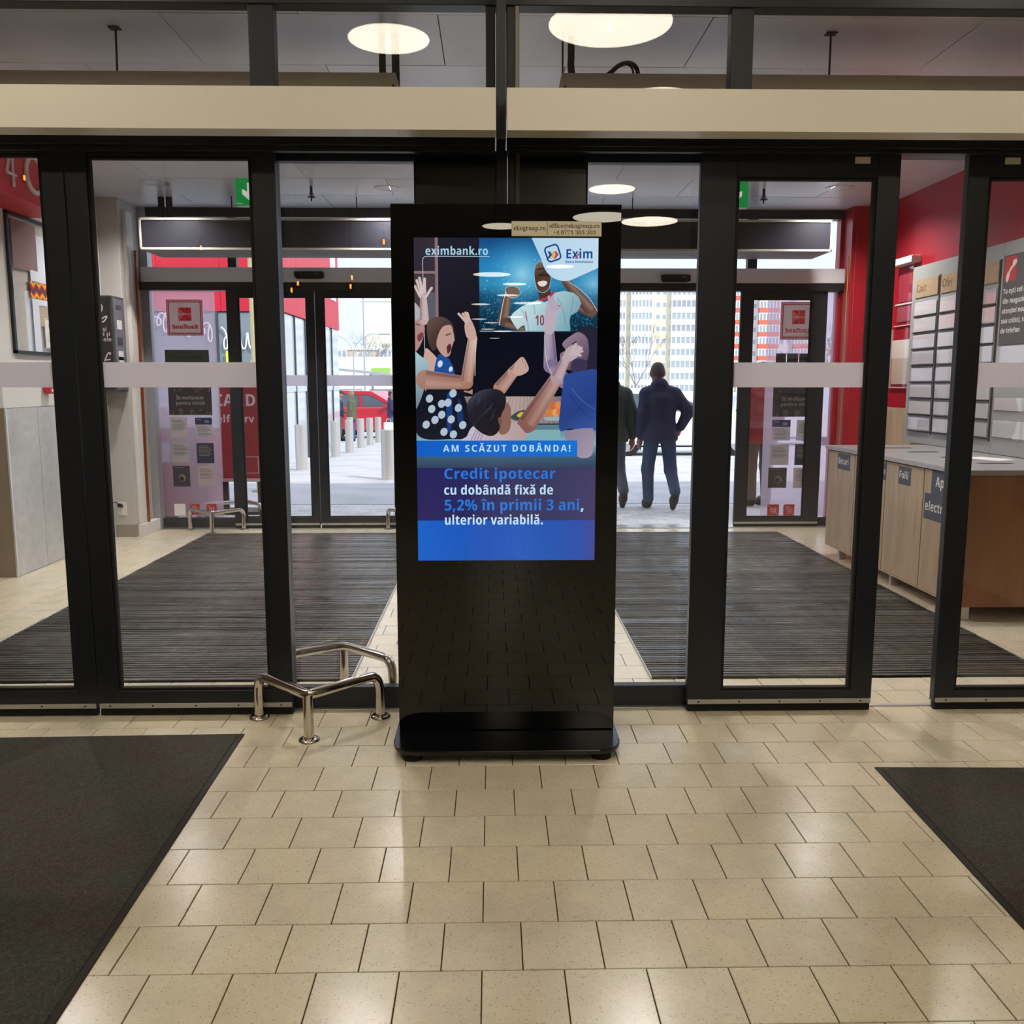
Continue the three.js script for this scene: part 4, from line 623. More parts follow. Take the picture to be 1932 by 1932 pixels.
// ---------------------------------------------------------------- vestibule ceiling fittings
{
  const dl = M('#ffffff', 0.5, 0, { emissive: new THREE.Color().setRGB(1, 0.97, 0.9), emissiveIntensity: 4 }), ring = M('#c9c9cc', 0.3, 0.6);
  const src = [[-2.77, -7.85, 'recessed downlight over the payment machine'], [-0.885, -8.03, 'recessed downlight between the closed outer doors and the middle'], [2.93, -7.93, 'recessed downlight in front of the red pilaster'], [-2.8, -5.5, 'added unseen downlight over the dark mat by the white wall'], [-0.9, -5.5, 'added unseen downlight over the inner side of the closed doors'], [0.95, -5.5, 'added unseen downlight over the middle of the vestibule'], [2.9, -5.5, 'added unseen downlight over the recycling counter']];  // the row nearer the inner doors is added, out of view, to light the vestibule
  for (const [x, z, label] of src) {
    const t = thing('downlight', label, 'lamp', [x, CY, z], 'recessed downlights in the vestibule');
    part(t, 'trim_ring', lathe([[0.085, -0.001], [0.112, -0.006], [0.118, 0.001]], 36), ring); part(t, 'reflector', lathe([[0.085, -0.001], [0.07, 0.02]], 30), ring);
    part(t, 'diffuser', lathe([[0, 0.004], [0.08, 0.002], [0.085, 0.006]], 30), dl);
    const p = new THREE.SpotLight(new THREE.Color().setRGB(1, 0.96, 0.9), 10.5, 0, 1.3, 0.7); p.name = 'downlight_beam'; p.position.set(0, -0.02, 0); p.target.position.set(0, -3, 0); p.castShadow = true; p.shadow.radius = 2; t.add(p, p.target);
  }
  for (const [x, z, label] of [[-1.517, -7.98, 'pendent sprinkler head left of the middle'], [2.308, -8.0, 'pendent sprinkler head above the open outer door leaf']]) {
    const t = thing('sprinkler', label, 'sprinkler', [x, CY, z]); const m = M('#35353a', 0.4, 0.6);
    part(t, 'pipe', rod([0, 0, 0], [0, -0.06, 0], 0.012, 10), m); part(t, 'deflector', lathe([[0, -0.088], [0.03, -0.09], [0.034, -0.084], [0, -0.08]], 18), m); part(t, 'yoke', [rod([-0.016, -0.055, 0], [-0.01, -0.09, 0], 0.004, 6), rod([0.016, -0.055, 0], [0.01, -0.09, 0], 0.004, 6)], m); part(t, 'bulb', rod([0, -0.06, 0], [0, -0.12, 0], 0.006, 8), m);
  }
  const signTex = canvasTex(256, 240, (c, w, h) => { c.fillStyle = '#0c9a48'; c.fillRect(0, 0, w, h); c.fillStyle = '#eef6ee'; c.beginPath(); c.moveTo(106, 40); c.lineTo(150, 40); c.lineTo(150, 118); c.lineTo(196, 92); c.lineTo(196, 140); c.lineTo(128, 200); c.lineTo(60, 140); c.lineTo(60, 92); c.lineTo(106, 118); c.closePath(); c.fill(); c.font = '15px sans-serif'; c.fillText('PANLUX', 8, 228); });
  const face = M('#ffffff', 0.4, 0, { map: signTex, emissive: '#ffffff', emissiveMap: signTex, emissiveIntensity: 0.4 });
  for (const [x, label] of [[-1.672, 'green exit sign with a white down arrow hung over the closed doors'], [1.69, 'green exit sign hung over the open doorway']]) {
    const t = thing('exit_sign', label, 'sign', [x, 2.63, -6.6]); part(t, 'housing', bx(-0.1, 0.1, 0, 0.185, -0.03, 0.03, 0.004), M('#d8dcd8', 0.4)); sheet(t, 'face', 0.196, 0.18, face, [0, 0.0935, 0.0308]);
    part(t, 'bracket', rod([0, 0.185, 0], [0, CY - 2.63, 0], 0.007, 8), M('#c8c8c8', 0.4)); const gl = new THREE.RectAreaLight(new THREE.Color().setRGB(0.05, 0.5, 0.18), 0.15, 0.19, 0.18); gl.position.set(0, 0.0935, 0.034); gl.rotation.y = PI; gl.name = 'sign_glow'; t.add(gl);
  }
  // air curtains near the inner doors, seen over the operator covers
  const boxM = M('#cfc6b6', 0.5, 0.05), pipeM = M('#17171a', 0.7);
  const curtain = (x0, x1, end, label) => { // cross-section widens downwards at the free end
    const t = thing('air_curtain', label, 'air curtain', [0, 0, -4.42], 'beige air curtains over the inner doors');
    const s = new THREE.Shape(); if (end > 0) { s.moveTo(x0, 2.6); s.lineTo(x1 + 0.05, 2.6); s.lineTo(x1, 2.818); s.lineTo(x0, 2.818); } else { s.moveTo(x0 - 0.05, 2.6); s.lineTo(x1, 2.6); s.lineTo(x1, 2.822); s.lineTo(x0, 2.822); } s.closePath();
    part(t, 'casing', new THREE.ExtrudeGeometry(s, { depth: 0.4, bevelEnabled: true, bevelSize: 0.004, bevelThickness: 0.004, bevelSegments: 2 }), boxM, [0, 0, -0.4]);
    part(t, 'screw', new THREE.SphereGeometry(0.006, 8, 6), pipeM, [end > 0 ? x1 - 0.008 : x0 + 0.012, 2.765, 0.004]); return t; };
  const cl = curtain(-3.4, -0.445, 1, 'long beige air curtain casing above the closed doors');
  part(cl, 'threaded_rod', rod([-1.75, 2.82, -0.12], [-1.745, CY, -0.12], 0.005, 6), pipeM); part(cl, 'rod_plate', bx(-1.775, -1.725, CY - 0.006, CY, -0.14, -0.1), pipeM);
  part(cl, 'bracket', bx(-0.535, -0.505, 2.82, CY, -0.2, -0.17, 0.004), pipeM); part(cl, 'bracket', bx(-0.475, -0.44, 2.82, CY, -0.2, -0.17, 0.004), pipeM);
  const cr = curtain(0.325, 3.45, -1, 'long beige air curtain casing above the half open doors');
  part(cr, 'threaded_rod', rod([1.6, 2.82, -0.12], [1.6, CY, -0.12], 0.005, 6), pipeM); part(cr, 'rod_plate', bx(1.575, 1.625, CY - 0.006, CY, -0.14, -0.1), pipeM); part(cr, 'threaded_rod', rod([0.335, 2.82, -0.14], [0.335, CY, -0.14], 0.005, 6), pipeM);
  part(cr, 'insulated_pipe', tube([[0.38, CY, -0.2], [0.38, 2.97, -0.2], [0.38, 2.91, -0.2], [0.395, 2.865, -0.2], [0.44, 2.85, -0.2], [0.52, 2.845, -0.2]], 0.017, 30, 10), pipeM);
  part(cr, 'cable_loop', tube([[0.5, 2.845, -0.18], [0.56, 2.88, -0.18], [0.61, 2.92, -0.18], [0.66, 2.93, -0.18], [0.695, 2.9, -0.18], [0.705, 2.82, -0.18]], 0.011, 40, 8), pipeM); part(cr, 'cable_loop', tube([[0.5, 2.84, -0.16], [0.57, 2.88, -0.16], [0.62, 2.915, -0.16], [0.66, 2.91, -0.16], [0.675, 2.87, -0.16], [0.668, 2.82, -0.16]], 0.005, 40, 6), pipeM);
  // air curtains near the outer doors, dark fronted
  const far = (x0, x1, label) => {
    const t = thing('air_heater', label, 'air curtain', [(x0 + x1) / 2, 0, -8.2], 'dark fronted air curtains over the outer doors'), w = (x1 - x0) / 2;
    part(t, 'casing', bx(-w, w, 2.565, 2.83, -0.52, -0.012, 0.004), M('#8b898c', 0.45, 0.2)); part(t, 'front_panel', bx(-w + 0.015, w - 0.015, 2.582, 2.812, -0.014, -0.004), M('#23232b', 0.3));
    part(t, 'front_frame', [bx(-w, w, 2.812, 2.832, -0.014, 0.004, 0.003), bx(-w, w, 2.563, 2.583, -0.014, 0.004, 0.003), bx(-w, -w + 0.018, 2.563, 2.832, -0.014, 0.004, 0.003), bx(w - 0.018, w, 2.563, 2.832, -0.014, 0.004, 0.003)], M('#b4b0a6', 0.4, 0.3));
    for (const x of [-w + 0.75, w - 0.75]) part(t, 'threaded_rod', rod([x, 2.83, -0.2], [x, CY, -0.2], 0.005, 6), pipeM); return t; };
  const fl = far(-3.05, -0.45, 'dark fronted air curtain over the closed outer doors'); part(fl, 'pipe_pair', [rod([-1.185, 2.83, -0.25], [-1.185, CY, -0.25], 0.028, 10), rod([-1.115, 2.83, -0.25], [-1.115, CY, -0.25], 0.028, 10)], pipeM);
  far(0.5, 2.985, 'dark fronted air curtain over the open outer doorway');
}
// ---------------------------------------------------------------- outer door front
const OZ = -8.92;
{
  const h = struct('trim_4', 'grey header box over the outer doors'); part(h, 'cover', bx(-3.3, 3.36, 2.362, 2.497, -8.96, -8.85, 0.004), greyCover); part(h, 'header', bx(-3.38, 3.45, 2.288, 2.364, -8.98, -8.86, 0.003), frameMat2);
  part(h, 'end_post', bx(-3.4, -3.25, 0, 3.06, -9.02, -8.9, 0.004), M('#a5a7ac', 0.4, 0.4)); part(h, 'end_post', bx(3.33, 3.46, 0, 3.06, -9.04, -8.93, 0.004), redWall);
  const tr = struct('window_10', 'transom panes over the outer doors', [0, 0, -8.97]);
  part(tr, 'top_beam', bx(-3.4, 3.46, 2.965, 3.08, -0.08, 0.05, 0.004), frameMat2);
  for (const [a, b] of [[-2.51, -2.43], [-0.02, 0.1], [2.45, 2.54]]) part(tr, 'mullion', bx(a, b, 2.49, 2.97, -0.05, 0.03, 0.003), frameMat2);
  for (const [a, b] of [[-3.26, -2.51], [-2.43, -0.02], [0.1, 2.45], [2.54, 3.34]]) part(tr, 'pane', bx(a, b, 2.49, 2.97, -0.003, 0.003), glassMat);
  const o = { gy0: 0.112, gy1: 2.234, y1: 2.29, mat: frameMat2 };
  leaf('door_5', 'closed outer sliding door leaf beside the pink frosted panel', -2.53, -1.696, OZ, { ...o, gx0: -2.42, gx1: -1.77, band: false });
  leaf('door_6', 'closed outer sliding door leaf showing the bollards outside', -1.69, -0.86, OZ, { ...o, gx0: -1.612, gx1: -0.955, band: false });
  leaf('door_7', 'open outer sliding door leaf pushed behind the totem', -0.02, 0.82, OZ, { ...o, gx0: 0.07, gx1: 0.73, band: false });
  leaf('door_8', 'open outer sliding door leaf pushed over the papered side panel', 2.385, 3.225, OZ, { ...o, gx0: 2.503, gx1: 3.075, gy0: 0.1, gy1: 2.222, band: false });
  const b1 = scene.getObjectByName('door_5'), b2 = scene.getObjectByName('door_6');
  for (const [d, w] of [[b1, 0.63], [b2, 0.645]]) { const f = part(d, 'film_band', bx(-w / 2, w / 2, 1.392, 1.495, 0.0032, 0.0042), filmMat); f.position.x = d === b1 ? 0.018 : -0.0085; f.userData.label = 'milky white film band'; }
  const wL = fixedPane('window_6', 'outer side panel with pink frosted film, notices and a mirrored shop sign', -3.38, -2.5, -8.985, { gx0: -3.27, gx1: -2.53, gy0: 0.1, gy1: 2.3, y1: 2.36 });
  fixedPane('window_7', 'outer fixed panel beside the closed outer doors', -0.9, 0.0, -8.985, { gx0: -0.85, gx1: -0.06, gy0: 0.1, gy1: 2.3, y1: 2.36 });
  fixedPane('window_8', 'outer fixed panel beside the open doorway', 0.08, 0.98, -8.985, { gx0: 0.12, gx1: 0.92, gy0: 0.1, gy1: 2.3, y1: 2.36 });
  const wR = fixedPane('window_9', 'outer side panel with frosted film, notices and a mirrored shop sign beside the red wall', 2.42, 3.45, -8.985, { gx0: 2.5, gx1: 3.36, gy0: 0.09, gy1: 2.3, y1: 2.36 });
  part(scene.getObjectByName('trim_4'), 'threshold', bx(-3.3, 3.36, -0.004, 0.008, -9.05, -8.86, 0.003), brushedMat);
  // frosted film and prints on the side panels
  const shop = vinylMat(384, 376, (c, w, h) => { c.translate(w, 0); c.scale(-1, 1); c.fillStyle = '#ece4dc'; c.fillRect(0, 0, w, h); c.strokeStyle = '#d8a0a4'; c.lineWidth = 12; c.strokeRect(6, 6, w - 12, h - 12); c.strokeStyle = '#d04450'; c.lineWidth = 10; c.strokeRect(24, 24, w - 48, h - 48);
    c.fillStyle = '#dc3a46'; c.fillRect(122, 82, 62, 66); c.fillRect(122, 154, 62, 66); c.beginPath(); c.moveTo(190, 82); c.lineTo(256, 82); c.lineTo(190, 148); c.closePath(); c.fill(); c.beginPath(); c.moveTo(190, 154); c.lineTo(256, 220); c.lineTo(190, 220); c.closePath(); c.fill(); fitText(c, 'Kaufland', 54, 306, 276, 'bold 62px sans-serif'); });
  const thanks = vinylMat(512, 340, (c, w, h) => { c.fillStyle = '#3b333b'; c.fillRect(0, 0, w, h); const cols = ['#6c5a50', '#8a4a3e', '#5a6a54', '#7a6a6e', '#a0583e', '#565f6a']; let q = 3; const rn = () => { q = (q * 16807) % 2147483647; return q / 2147483647; }; for (let i = 0; i < 60; i++) { c.fillStyle = cols[i % 6]; const y = i % 2 ? rn() * 64 : h - rn() * 70; c.beginPath(); c.arc(rn() * w, y, 5 + rn() * 14, 0, 7); c.fill(); } c.fillStyle = '#bdb4b8'; fitText(c, 'Îţi mulţumim', 92, 158, 326, '600 56px sans-serif'); fitText(c, 'pentru vizită!', 86, 220, 346, '600 56px sans-serif'); });
  const note = (bg, head, ink) => vinylMat(160, 192, (c, w, h) => { c.fillStyle = bg; c.fillRect(0, 0, w, h); if (head) { c.fillStyle = head; c.fillRect(0, 0, w, 66); c.fillStyle = '#aab4d0'; c.fillRect(12, 16, 50, 6); c.fillRect(94, 24, 40, 26); } c.fillStyle = ink; for (let i = 0; i < 8; i++) c.fillRect(18, (head ? 82 : 26) + i * 13, 90 + ((i * 53) % 40), 4); });
  const notes = [note('#d8d3d0', null, '#5f6a62'), note('#d9d4d4', '#343c6c', '#6a6a72'), note('#d4cfcd', null, '#6a625f'), note('#3b456e', null, '#c8c08a'), printMat(160, 192, (c, w, h) => { c.fillStyle = '#35363f'; c.fillRect(0, 0, w, h); c.fillStyle = '#77706a'; c.fillRect(14, 14, 90, 6); c.beginPath(); c.arc(86, 112, 34, 0, 7); c.fill(); c.fillStyle = '#232429'; c.beginPath(); c.arc(80, 120, 22, 0, 7); c.fill(); }), note('#dad2ce', null, '#8a7a78')];
  const ban = (k) => vinylMat(128, 128, (c) => { c.fillStyle = '#d4584e'; c.fillRect(0, 0, 128, 128); c.strokeStyle = '#f2d9d2'; c.lineWidth = 7; c.beginPath(); if (k) { for (const [x, y] of [[34, 46], [58, 34], [82, 46], [96, 70]]) { c.moveTo(x + 9, y); c.arc(x, y, 9, 0, 7); } c.moveTo(80, 92); c.arc(62, 90, 18, 0, 7); } else { c.rect(36, 50, 54, 30); c.moveTo(40, 96); c.lineTo(92, 96); c.moveTo(92, 30); c.lineTo(92, 80); } c.moveTo(10, 10); c.lineTo(118, 118); c.stroke(); });
  const place = (win, list) => list.forEach(([n, x0, x1, y0, y1, m, dz = 0]) => sheet(win, n, Math.abs(x1 - x0), Math.abs(y1 - y0), m, [(x0 + x1) / 2 - win.position.x, (y0 + y1) / 2, 0.0055 + dz], null, 0.001));
  place(wL, [['frosted_film', -3.235, -2.66, 0.112, 2.296, frostMat, -0.0014], ['shop_sign', -3.123, -2.777, 1.872, 2.21, shop], ['green_plate', -3.158, -2.737, 1.6, 1.736, printMat(512, 150, (c, w, h) => { c.fillStyle = '#45564a'; c.fillRect(0, 0, w, h); c.fillStyle = '#242c27'; fitText(c, 'Program de Paşte', 72, 96, 368, 'bold 50px sans-serif'); })], ['thanks_poster', -3.145, -2.73, 1.112, 1.393, thanks], ['notice', -3.141, -2.977, 0.891, 1.092, notes[0]], ['notice', -2.9, -2.738, 0.891, 1.086, notes[1]], ['notice', -3.143, -2.973, 0.647, 0.845, notes[2]], ['notice', -2.897, -2.731, 0.642, 0.839, notes[3]], ['notice', -3.139, -2.974, 0.412, 0.616, notes[4]], ['notice', -2.897, -2.726, 0.412, 0.616, notes[5]], ['blank_sticker', -3.143, -3.035, 0.123, 0.24, paperMat], ['ban_sticker', -2.988, -2.894, 0.133, 0.239, ban(1)], ['ban_sticker', -2.827, -2.728, 0.133, 0.239, ban(0)]]);
  const dk = M('#2c3035', 0.5);
  place(wR, [['frosted_film', 2.672, 3.352, 0.1, 2.29, frostMat, -0.0014], ['shop_sign', 2.8, 3.149, 1.839, 2.198, shop], ['dark_square', 2.769, 2.868, 1.56, 1.706, dk], ['dark_square', 2.878, 2.988, 1.56, 1.706, dk], ['dark_square', 2.998, 3.114, 1.56, 1.706, dk], ['thanks_poster', 2.756, 3.226, 1.091, 1.385, thanks], ['notice', 2.758, 2.941, 0.856, 1.06, notes[1]], ['notice', 2.746, 2.935, 0.613, 0.819, notes[2]], ['notice', 2.739, 2.923, 0.385, 0.587, notes[4]], ['notice', 3.001, 3.184, 0.855, 1.06, notes[0]], ['notice', 2.995, 3.18, 0.612, 0.819, notes[3]], ['notice', 2.989, 3.18, 0.384, 0.586, notes[5]], ['ban_sticker', 2.743, 2.86, 0.106, 0.219, ban(0)], ['ban_sticker', 2.904, 3.015, 0.106, 0.219, ban(1)]]);
  const ow = struct('wall_outer', 'outer wall above and beside the outer doors'); part(ow, 'wall_face', bx(-6.4, 4.4, 3.07, 4.6, -9.1, -8.9), redPaint); part(ow, 'wall_face', bx(-6.4, -3.39, 0, 3.07, -9.1, -8.9), whiteWall); part(ow, 'wall_face', bx(3.45, 9, 0, 4.6, -9.3, -9.0), redPaint);
  part(ow, 'flank', bx(4.2, 4.4, 0, 4.6, -9.0, -3.9), whiteWall); part(ow, 'flank', bx(-6.4, -6.2, 0, 4.6, -9.0, -6.6), whiteWall);
}
// ---------------------------------------------------------------- outside: ground
const gy = (z) => (z > -12.4 ? 0 : 0.026 * (z + 12.4));      // the forecourt falls away gently
{
  const g = struct('ground', 'pale paved forecourt and parking area outside');
  const asphaltTex = dataTex(256, 256, (u, v) => { const n = vnoise(u * 6, v * 6, 6) * 24 + (rnd() - 0.5) * 34; return [186 + n, 186 + n, 188 + n]; });
  const pave = M('#ffffff', 0.85, 0, { map: rep(asphaltTex, 0.5, 0.5) });
  part(g, 'paving_bed', bx(-14, 14, -0.3, -0.012, -12.4, -9.05), M('#8a8781', 0.9));
  part(g, 'paving_field', bx(-14, 14, -0.012, -0.001, -12.4, -10.75), pave);
  part(g, 'paving_field', [bx(-14, -3.4, -0.012, -0.001, -10.75, -9.1), bx(3.5, 14, -0.012, -0.001, -10.75, -9.1)], pave);
  const slope = (z0, z1, m, name, lift = 0) => { const L = Math.hypot(z1 - z0, gy(z0) - gy(z1)), o = part(g, name, bx(-160, 160, -0.3, 0, -L / 2, L / 2), m, [0, (gy(z0) + gy(z1)) / 2 + lift, (z0 + z1) / 2]); o.rotation.x = -Math.atan2(gy(z1) - gy(z0), Math.abs(z1 - z0)) * -1 * -1; return o; };
  const s1 = slope(-12.4, -13.4, pave, 'kerb_strip'), s2 = slope(-13.4, -260, pave, 'car_park');
  for (const s of [s1, s2]) s.rotation.x = -Math.atan(0.026);
  const pg = bevelTile(0.197, 0.097, 0.012, 0.002), pm = ['#d9d8d6', '#e2e1df', '#cfcecc'].map((k) => M(k, 0.8, 0, { bumpMap: rep(fineBump, 8, 8), bumpScale: 0.0004 }));
  const rest = [];
  for (let r = 0; r < 16; r++) { const z = -9.15 - r * 0.1, off = r % 2 ? 0.1 : 0; for (let i = -17; i < 18; i++) { const x = i * 0.2 + off; const vis = (x > -2.2 - (z + 9) * -0.25 && x < -0.75) || (x > 1.0 && x < 2.75); if (vis && r < 15) part(g, 'paver', pg, pm[Math.floor(rnd() * 3)], [x, -0.0125 + rr(-0.001, 0.001), z], [rr(-0.004, 0.004), 0, rr(-0.004, 0.004)]); else rest.push(pg.clone().translate(x, -0.0125, z)); } }
  const f = part(g, 'paver_field', rest, pm[1]); f.userData.kind = 'stuff';
}
// bollards
{
  const st = M('#c4c2bc', 0.38, 0.55);
  const mk = (x, z, label, h = 0.78) => { const t = thing('bollard', label, 'bollard', [x, gy(z), z], 'steel bollards on the forecourt'); part(t, 'post', lathe([[0, h], [0.092, h], [0.1, h - 0.006], [0.1, 0]], 28), st); part(t, 'base_ring', lathe([[0.1, 0.012], [0.125, 0.01], [0.128, 0]], 28), st); };
  [[-3.37, -16.1], [-3.52, -20.48], [-3.51, -22.42], [-3.62, -25.11], [-3.61, -26.89], [-3.62, -28.95]].forEach(([x, z]) => mk(x, z, 'brushed steel bollard in the row along the glazed shop wing', 0.8));
  mk(-1.6, -13.9, 'lone brushed steel bollard standing nearest the outer doors', 0.76); mk(-4.45, -28.6, 'brushed steel bollard standing beside the two talking men', 0.8);
  const p = thing('canopy_post', 'slim pale yellow post on the forecourt before the red wing', 'post', [-3.08, 0, -12.08]); part(p, 'shaft', rod([0, 0, 0], [0, 3.6, 0], 0.055, 16), M('#d8cf9f', 0.5)); part(p, 'foot_plate', bx(-0.1, 0.1, 0, 0.015, -0.1, 0.1), aluMat);
}
// red shop wing
{
  const t = thing('shop_wing', 'glazed shop wing with a wide red fascia beside the forecourt', 'building', [0, 0, 0]);
  const red = M('#c8142f', 0.45), x1 = -4.05, z0 = -18.1, z1 = -24.6, gl = MP('#c6d0d6', 0.06, 0), fr = M('#3a4048', 0.5);
  for (let i = 0; i < 7; i++) part(t, 'fascia_panel', bx(x1 - 1.2 * (i + 1) + 0.006, x1 - 1.2 * i, 2.8, 5.6, z0 - 0.06, z0, 0.004), red);
  for (let i = 0; i < 5; i++) part(t, 'fascia_panel', bx(x1 - 0.06, x1, 2.8, 5.6, z0 - 1.3 * (i + 1) + 0.006, z0 - 1.3 * i - (i ? 0 : 0.06), 0.004), red);
  part(t, 'white_banner', bx(x1, x1 + 0.03, 3.5, 5.2, z1 + 0.55, z1 + 1.15), M('#efe6e6', 0.6));
  part(t, 'roof', bx(x1 - 8.4, x1 - 0.07, 5.4, 5.5, z1 + 0.01, z0 - 0.07), greyWall); part(t, 'core', bx(x1 - 8.3, x1 - 0.6, -0.6, 5.4, z1 + 0.3, z0 - 0.6), M('#d3d6d6', 0.8));
  for (let i = 0; i < 6; i++) { part(t, 'pane', bx(x1 - 0.05, x1 - 0.04, -0.4, 2.78, z0 - 1.09 * (i + 1) + 0.03, z0 - 1.09 * i - 0.03), gl); part(t, 'mullion', bx(x1 - 0.07, x1 - 0.01, -0.5, 2.8, z0 - 1.09 * i - 0.03, z0 - 1.09 * i + 0.03), fr); part(t, 'cross_bar', bx(x1 - 0.06, x1 - 0.02, 1.25, 1.5, z0 - 1.09 * (i + 1), z0 - 1.09 * i), M('#c9ced2', 0.5)); }
  for (let i = 0; i < 6; i++) { part(t, 'pane', bx(x1 - 1.3 * (i + 1) + 0.03, x1 - 1.3 * i - 0.03, -0.2, 2.78, z0 - 0.05, z0 - 0.04), MP('#7d8a92', 0.08)); part(t, 'mullion', bx(x1 - 1.3 * (i + 1) - 0.03, x1 - 1.3 * (i + 1) + 0.03, -0.3, 2.8, z0 - 0.07, z0 - 0.01), fr); part(t, 'cross_bar', bx(x1 - 1.3 * (i + 1), x1 - 1.3 * i, 1.62, 1.75, z0 - 0.06, z0 - 0.02), M('#8d98a0', 0.5)); }
  const wh = M('#f2f2f2', 0.6), sc = (pts) => part(t, 'white_script', tube(pts.map(([x, y]) => [x, y, z0 + 0.02]), 0.016, 90, 6), wh);
  const loops = (x0, y0, len, n, drop) => Array.from({ length: n * 8 }, (_, i) => { const u = i / (n * 8), f = u * n * 2 * PI; return [x0 + len * u + 0.07 * Math.sin(f), y0 - drop * u + (0.13 + 0.07 * Math.cos(n * 1.7 * u)) * Math.cos(f)]; });
  sc(loops(-6.75, 2.68, 0.62, 5, 0.12)); sc(loops(-5.95, 2.5, 0.55, 4, 0.1)); sc(loops(-5.25, 2.3, 0.3, 2, 0.2)); sc([[-4.9, 2.45], [-4.87, 2.15], [-4.8, 2.1], [-4.75, 2.4], [-4.72, 2.15], [-4.65, 2.1], [-4.6, 2.4], [-4.62, 2.0], [-4.72, 1.75], [-4.55, 1.65]]);
  sc([[-4.75, 0.2], [-4.6, 0.5], [-4.3, 0.9], [-4.15, 1.0]]); sc([[-4.8, 0.55], [-4.5, 0.75], [-4.2, 0.85]]); sc([[-6.9, 1.3], [-6.6, 1.0], [-6.3, 0.9]]); sc([[-6.9, 0.6], [-6.6, 0.45], [-6.3, 0.4]]);
  const yl = thing('yellow_sign', 'small yellow sign on the wing glazing', 'sign', [-5.05, 1.78, -18.05]); part(yl, 'face', bx(-0.12, 0.12, 0, 0.26, 0, 0.02, 0.003), M('#e8e23a', 0.5));
}
// red machine and banner just outside the left side panel
{
  const m = thing('red_machine', 'dark red machine standing outside behind the frosted panel', 'machine', [-3.15, 0, -9.55]);
  part(m, 'cabinet', bx(-0.36, 0.25, 0.08, 0.95, -0.25, 0.25, 0.01), M('#a01a2c', 0.5)); part(m, 'white_hood', bx(-0.36, 0.05, 0.95, 1.2, -0.25, 0.25, 0.05), M('#e2e2e2', 0.5)); part(m, 'screen', bx(-0.27, -0.12, 0.62, 0.83, 0.25, 0.256), M('#d6dde2', 0.3)); part(m, 'feet', [bx(-0.3, -0.22, 0, 0.08, -0.2, 0.2), bx(0.1, 0.18, 0, 0.08, -0.2, 0.2)], rubberMat);
  const b = thing('red_banner', 'red advertising banner with white letters standing outside', 'banner', [-2.72, 0, -10.08]);
  part(b, 'board', bx(-0.28, 0.2, 0.34, 1.62, -0.012, 0.012, 0.003), M('#e9dcdc', 0.5));
  sheet(b, 'print', 0.42, 1.2, printMat(256, 736, (c, w, h) => { c.fillStyle = '#b41c34'; c.fillRect(0, 0, w, h); c.fillStyle = '#f3eaea'; c.font = 'bold 110px sans-serif'; c.fillText('CARD', -50, 250); c.font = 'bold 70px sans-serif'; c.fillText('self serv', -62, 360); c.strokeStyle = '#f0dada'; c.lineWidth = 5; c.strokeRect(150, 590, 86, 110); }), [-0.04, 0.98, 0.0135]);
  part(b, 'stand', [bx(-0.26, -0.2, 0, 0.34, -0.02, 0.02), bx(0.12, 0.18, 0, 0.34, -0.02, 0.02), bx(-0.3, 0.22, 0, 0.03, -0.2, 0.2)], frameMat);
}
// ---------------------------------------------------------------- cars
function car(label, pos, turn, paint, s = 1) {
  const t = thing('parked_car', label, 'car', pos, undefined, turn); const P = MP(paint, 0.25, 0, { clearcoat: 0.8 }), glassD = MP('#5d6a74', 0.08);
  const ext = (pts, w, bev) => { const sh = new THREE.Shape(); pts.forEach(([x, y], i) => (i ? sh.lineTo(x * s, y * s) : sh.moveTo(x * s, y * s))); sh.closePath(); const g = new THREE.ExtrudeGeometry(sh, { depth: w * s, bevelEnabled: true, bevelSize: bev, bevelThickness: bev, bevelSegments: 3 }); g.translate(0, 0, -w * s / 2); return g; };
  part(t, 'body', ext([[-2.05, 0.32], [-2.1, 0.62], [-2.0, 0.86], [-1.9, 0.95], [0.75, 0.98], [1.6, 0.84], [2.0, 0.68], [2.05, 0.4], [1.95, 0.3]], 1.6, 0.06), P);
  part(t, 'roof', ext([[-1.75, 1.0], [-1.55, 1.42], [-1.2, 1.52], [-0.1, 1.5], [0.85, 1.0], [0.75, 1.0], [-0.15, 1.42], [-1.2, 1.45], [-1.5, 1.36], [-1.66, 1.0]], 1.36, 0.03), P);
  part(t, 'cabin_glass', ext([[-1.62, 1.0], [-1.45, 1.36], [-1.18, 1.43], [-0.15, 1.4], [0.68, 1.0]], 1.34, 0.02), glassD);
  part(t, 'pillar', [bx(-0.5 * s, -0.42 * s, 0.98 * s, 1.44 * s, -0.71 * s, 0.71 * s)], P);
  part(t, 'sill', bx(-1.9 * s, 1.9 * s, 0.22 * s, 0.36 * s, -0.8 * s, 0.8 * s), rubberMat);
  for (const x of [-1.3, 1.28]) for (const z of [-0.74, 0.74]) { const w = part(t, 'wheel', new THREE.CylinderGeometry(0.32 * s, 0.32 * s, 0.22 * s, 24), rubberMat, [x * s, 0.32 * s, z * s], [PI / 2, 0, 0]); part(w, 'rim', new THREE.CylinderGeometry(0.2 * s, 0.2 * s, 0.235 * s, 14), aluMat); }
  for (const z of [-0.6, 0.6]) part(t, 'headlamp', bx(1.82 * s, 2.06 * s, 0.62 * s, 0.74 * s, (z - 0.17) * s, (z + 0.17) * s, 0.03), M('#e6ebee', 0.1));
  part(t, 'mirror', [bx(0.42 * s, 0.56 * s, 1.0 * s, 1.1 * s, 0.84 * s, 1.0 * s, 0.02), bx(0.42 * s, 0.56 * s, 1.0 * s, 1.1 * s, -1.0 * s, -0.84 * s, 0.02)], P);
}
car('bright red car parked behind the talking men', [-4.1, gy(-34), -34], -0.25, '#c81a30', 1.12);
